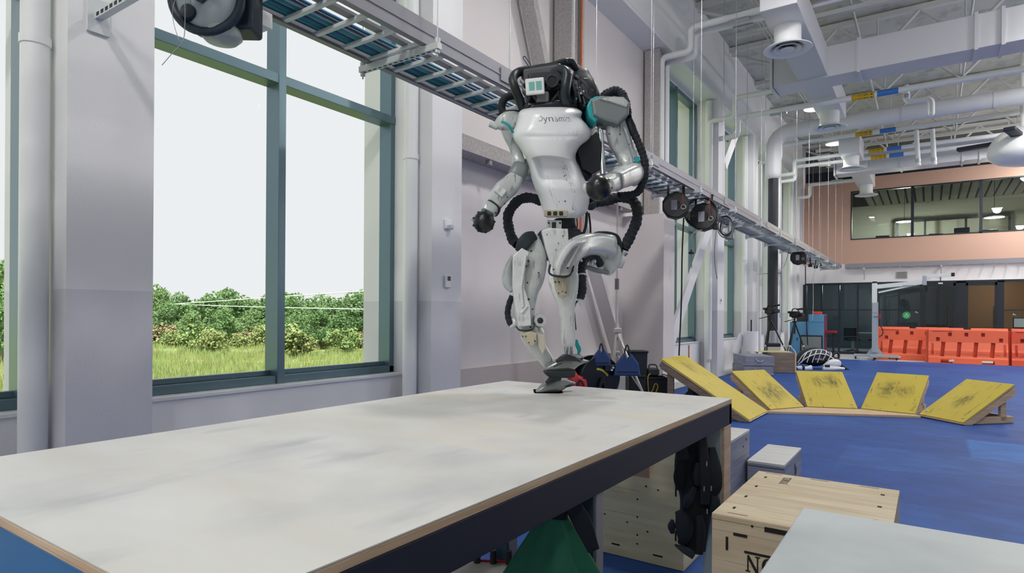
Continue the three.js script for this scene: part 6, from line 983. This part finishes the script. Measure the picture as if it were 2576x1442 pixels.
  part(t2, 'thigh_cover', L([B(900, 215, 0.27, 18, 60), B(830, 235, 0.345, 22, 60), B(770, 310, 0.375, 26, 58), B(735, 390, 0.38, 22, 54), B(730, 450, 0.37, 12, 40)], { n: 4 }), white); part(t2, 'cover_ridge', rod(bv(905, 200, 0.27), bv(800, 400, 0.385), 0.006), white); bolt(t2, [[805, 402, 0.385, 8], [700, 415, 0.36, 6], [845, 425, 0.35, 6], [990, 180, 0.17, 5]], B);
  part(t2, 'inner_recess', L([B(900, 330, 0.16, 34, 40), B(940, 280, 0.14, 46, 46), B(985, 250, 0.11, 34, 40)], { n: 2.4 }), grey); part(t2, 'link_rod', rod(bv(890, 300, 0.22), bv(912, 355, 0.21), 0.005), white); part(R, 'pivot_ball', new THREE.SphereGeometry(0.02, 18, 12), chrome, B(990, 358, 0.1).slice(0, 3));
  part(R, 'under_link', L([B(945, 395, 0.08, 14, 30), B(1020, 420, 0.04, 18, 36), B(1100, 440, 0.0, 14, 30)], { n: 3 }), grey);
  part(R, 'knee_edge', tube([bv(672, 380, 0.33), bv(664, 430, 0.34), bv(685, 456, 0.36), bv(760, 470, 0.385), bv(815, 462, 0.375), bv(840, 430, 0.35), bv(850, 385, 0.33)], 0.0048, 36, 6), dark);
  const s2 = part(R, 'shin', L([B(772, 395, 0.2, 96, 60), B(772, 470, 0.22, 117, 68), B(780, 545, 0.23, 108, 66), B(786, 605, 0.23, 93, 60), B(793, 680, 0.22, 70, 52), B(801, 760, 0.21, 57, 46), B(806, 830, 0.19, 55, 44), B(808, 910, 0.17, 56, 42), B(806, 985, 0.15, 48, 36)], { n: 2.6 }), white);
  part(s2, 'shin_pad', plate([[700, 478], [800, 478], [803, 605], [770, 625], [738, 612], [716, 560]], 0.285, 0.014, B, 0.004), beige); part(s2, 'pad_ridge', rbx(0.022, 0.075, 0.008, 0.003), beige, B(778, 548, 0.304).slice(0, 3)); bolt(s2, [[712, 508, 0.306, 6], [740, 510, 0.306, 6], [736, 592, 0.306, 5], [765, 582, 0.306, 5], [790, 590, 0.306, 6]], B);
  part(R, 'knee_hose', hose([bv(1055, 378, 0.05), bv(1015, 325, 0.08), bv(970, 310, 0.12), bv(930, 350, 0.16), bv(912, 420, 0.2), bv(915, 500, 0.21), bv(916, 570, 0.2), bv(900, 638, 0.2)], 0.0185), M.rubber);
  part(R, 'hose_clip', ring(0.022, 0.006, 24, 8).rotateX(1.3), white, B(914, 462, 0.2).slice(0, 3)); part(R, 'hose_clip', L([B(880, 655, 0.2, 20, 20), B(905, 650, 0.2, 24, 22), B(915, 690, 0.19, 12, 14)], {}), white); part(R, 'tendon', rod(bv(855, 735, 0.2), bv(868, 870, 0.17), 0.003, 6), dark); part(R, 'hose_end', tube([bv(900, 640, 0.2), bv(868, 665, 0.2), bv(850, 720, 0.2)], 0.004, 16, 6), dark);
  part(R, 'ankle', merge(rod(bv(795, 975, 0.15), bv(798, 1075, 0.14), 0.011), rod(bv(830, 985, 0.14), bv(840, 1075, 0.13), 0.008), rod(bv(818, 1010, 0.16), bv(815, 1070, 0.16), 0.006), rbx(0.09, 0.018, 0.06, 0.006, ...B(835, 1068, 0.13).slice(0, 3))), chrome); part(R, 'ankle_mount', rbx(0.08, 0.022, 0.06, 0.006), dark, B(850, 1085, 0.12).slice(0, 3));
  part(R, 'teal_strap', L([B(872, 945, 0.1, 9, 16), B(878, 985, 0.1, 17, 18), B(892, 1020, 0.1, 16, 16), B(885, 1055, 0.1, 8, 12)], { n: 2.4 }), M.teal);
  part(R, 'foot', L([B(634, 1168, 0.15, 10, 36), B(660, 1160, 0.15, 26, 46), B(705, 1148, 0.145, 40, 54), B(760, 1136, 0.14, 56, 58), B(812, 1126, 0.13, 60, 56), B(862, 1112, 0.11, 38, 48), B(910, 1107, 0.09, 20, 34), B(952, 1106, 0.07, 8, 18)], { n: 2.8 }), foot);
  part(R, 'foot_sole', plate([[632, 1182], [640, 1174], [835, 1176], [830, 1198], [780, 1206], [650, 1196]], 0.08, 0.125, B, 0.006), M.rubber); part(R, 'instep_cap', L([B(720, 1110, 0.2, 12, 14), B(780, 1080, 0.21, 24, 18), B(850, 1088, 0.2, 20, 16), B(900, 1108, 0.18, 10, 10)], { n: 3 }), darkM); part(R, 'toe_strap', rod(bv(700, 1150, 0.215), bv(760, 1120, 0.215), 0.004), darkM);
}
shade(scene);
renderer.render(scene, camera);
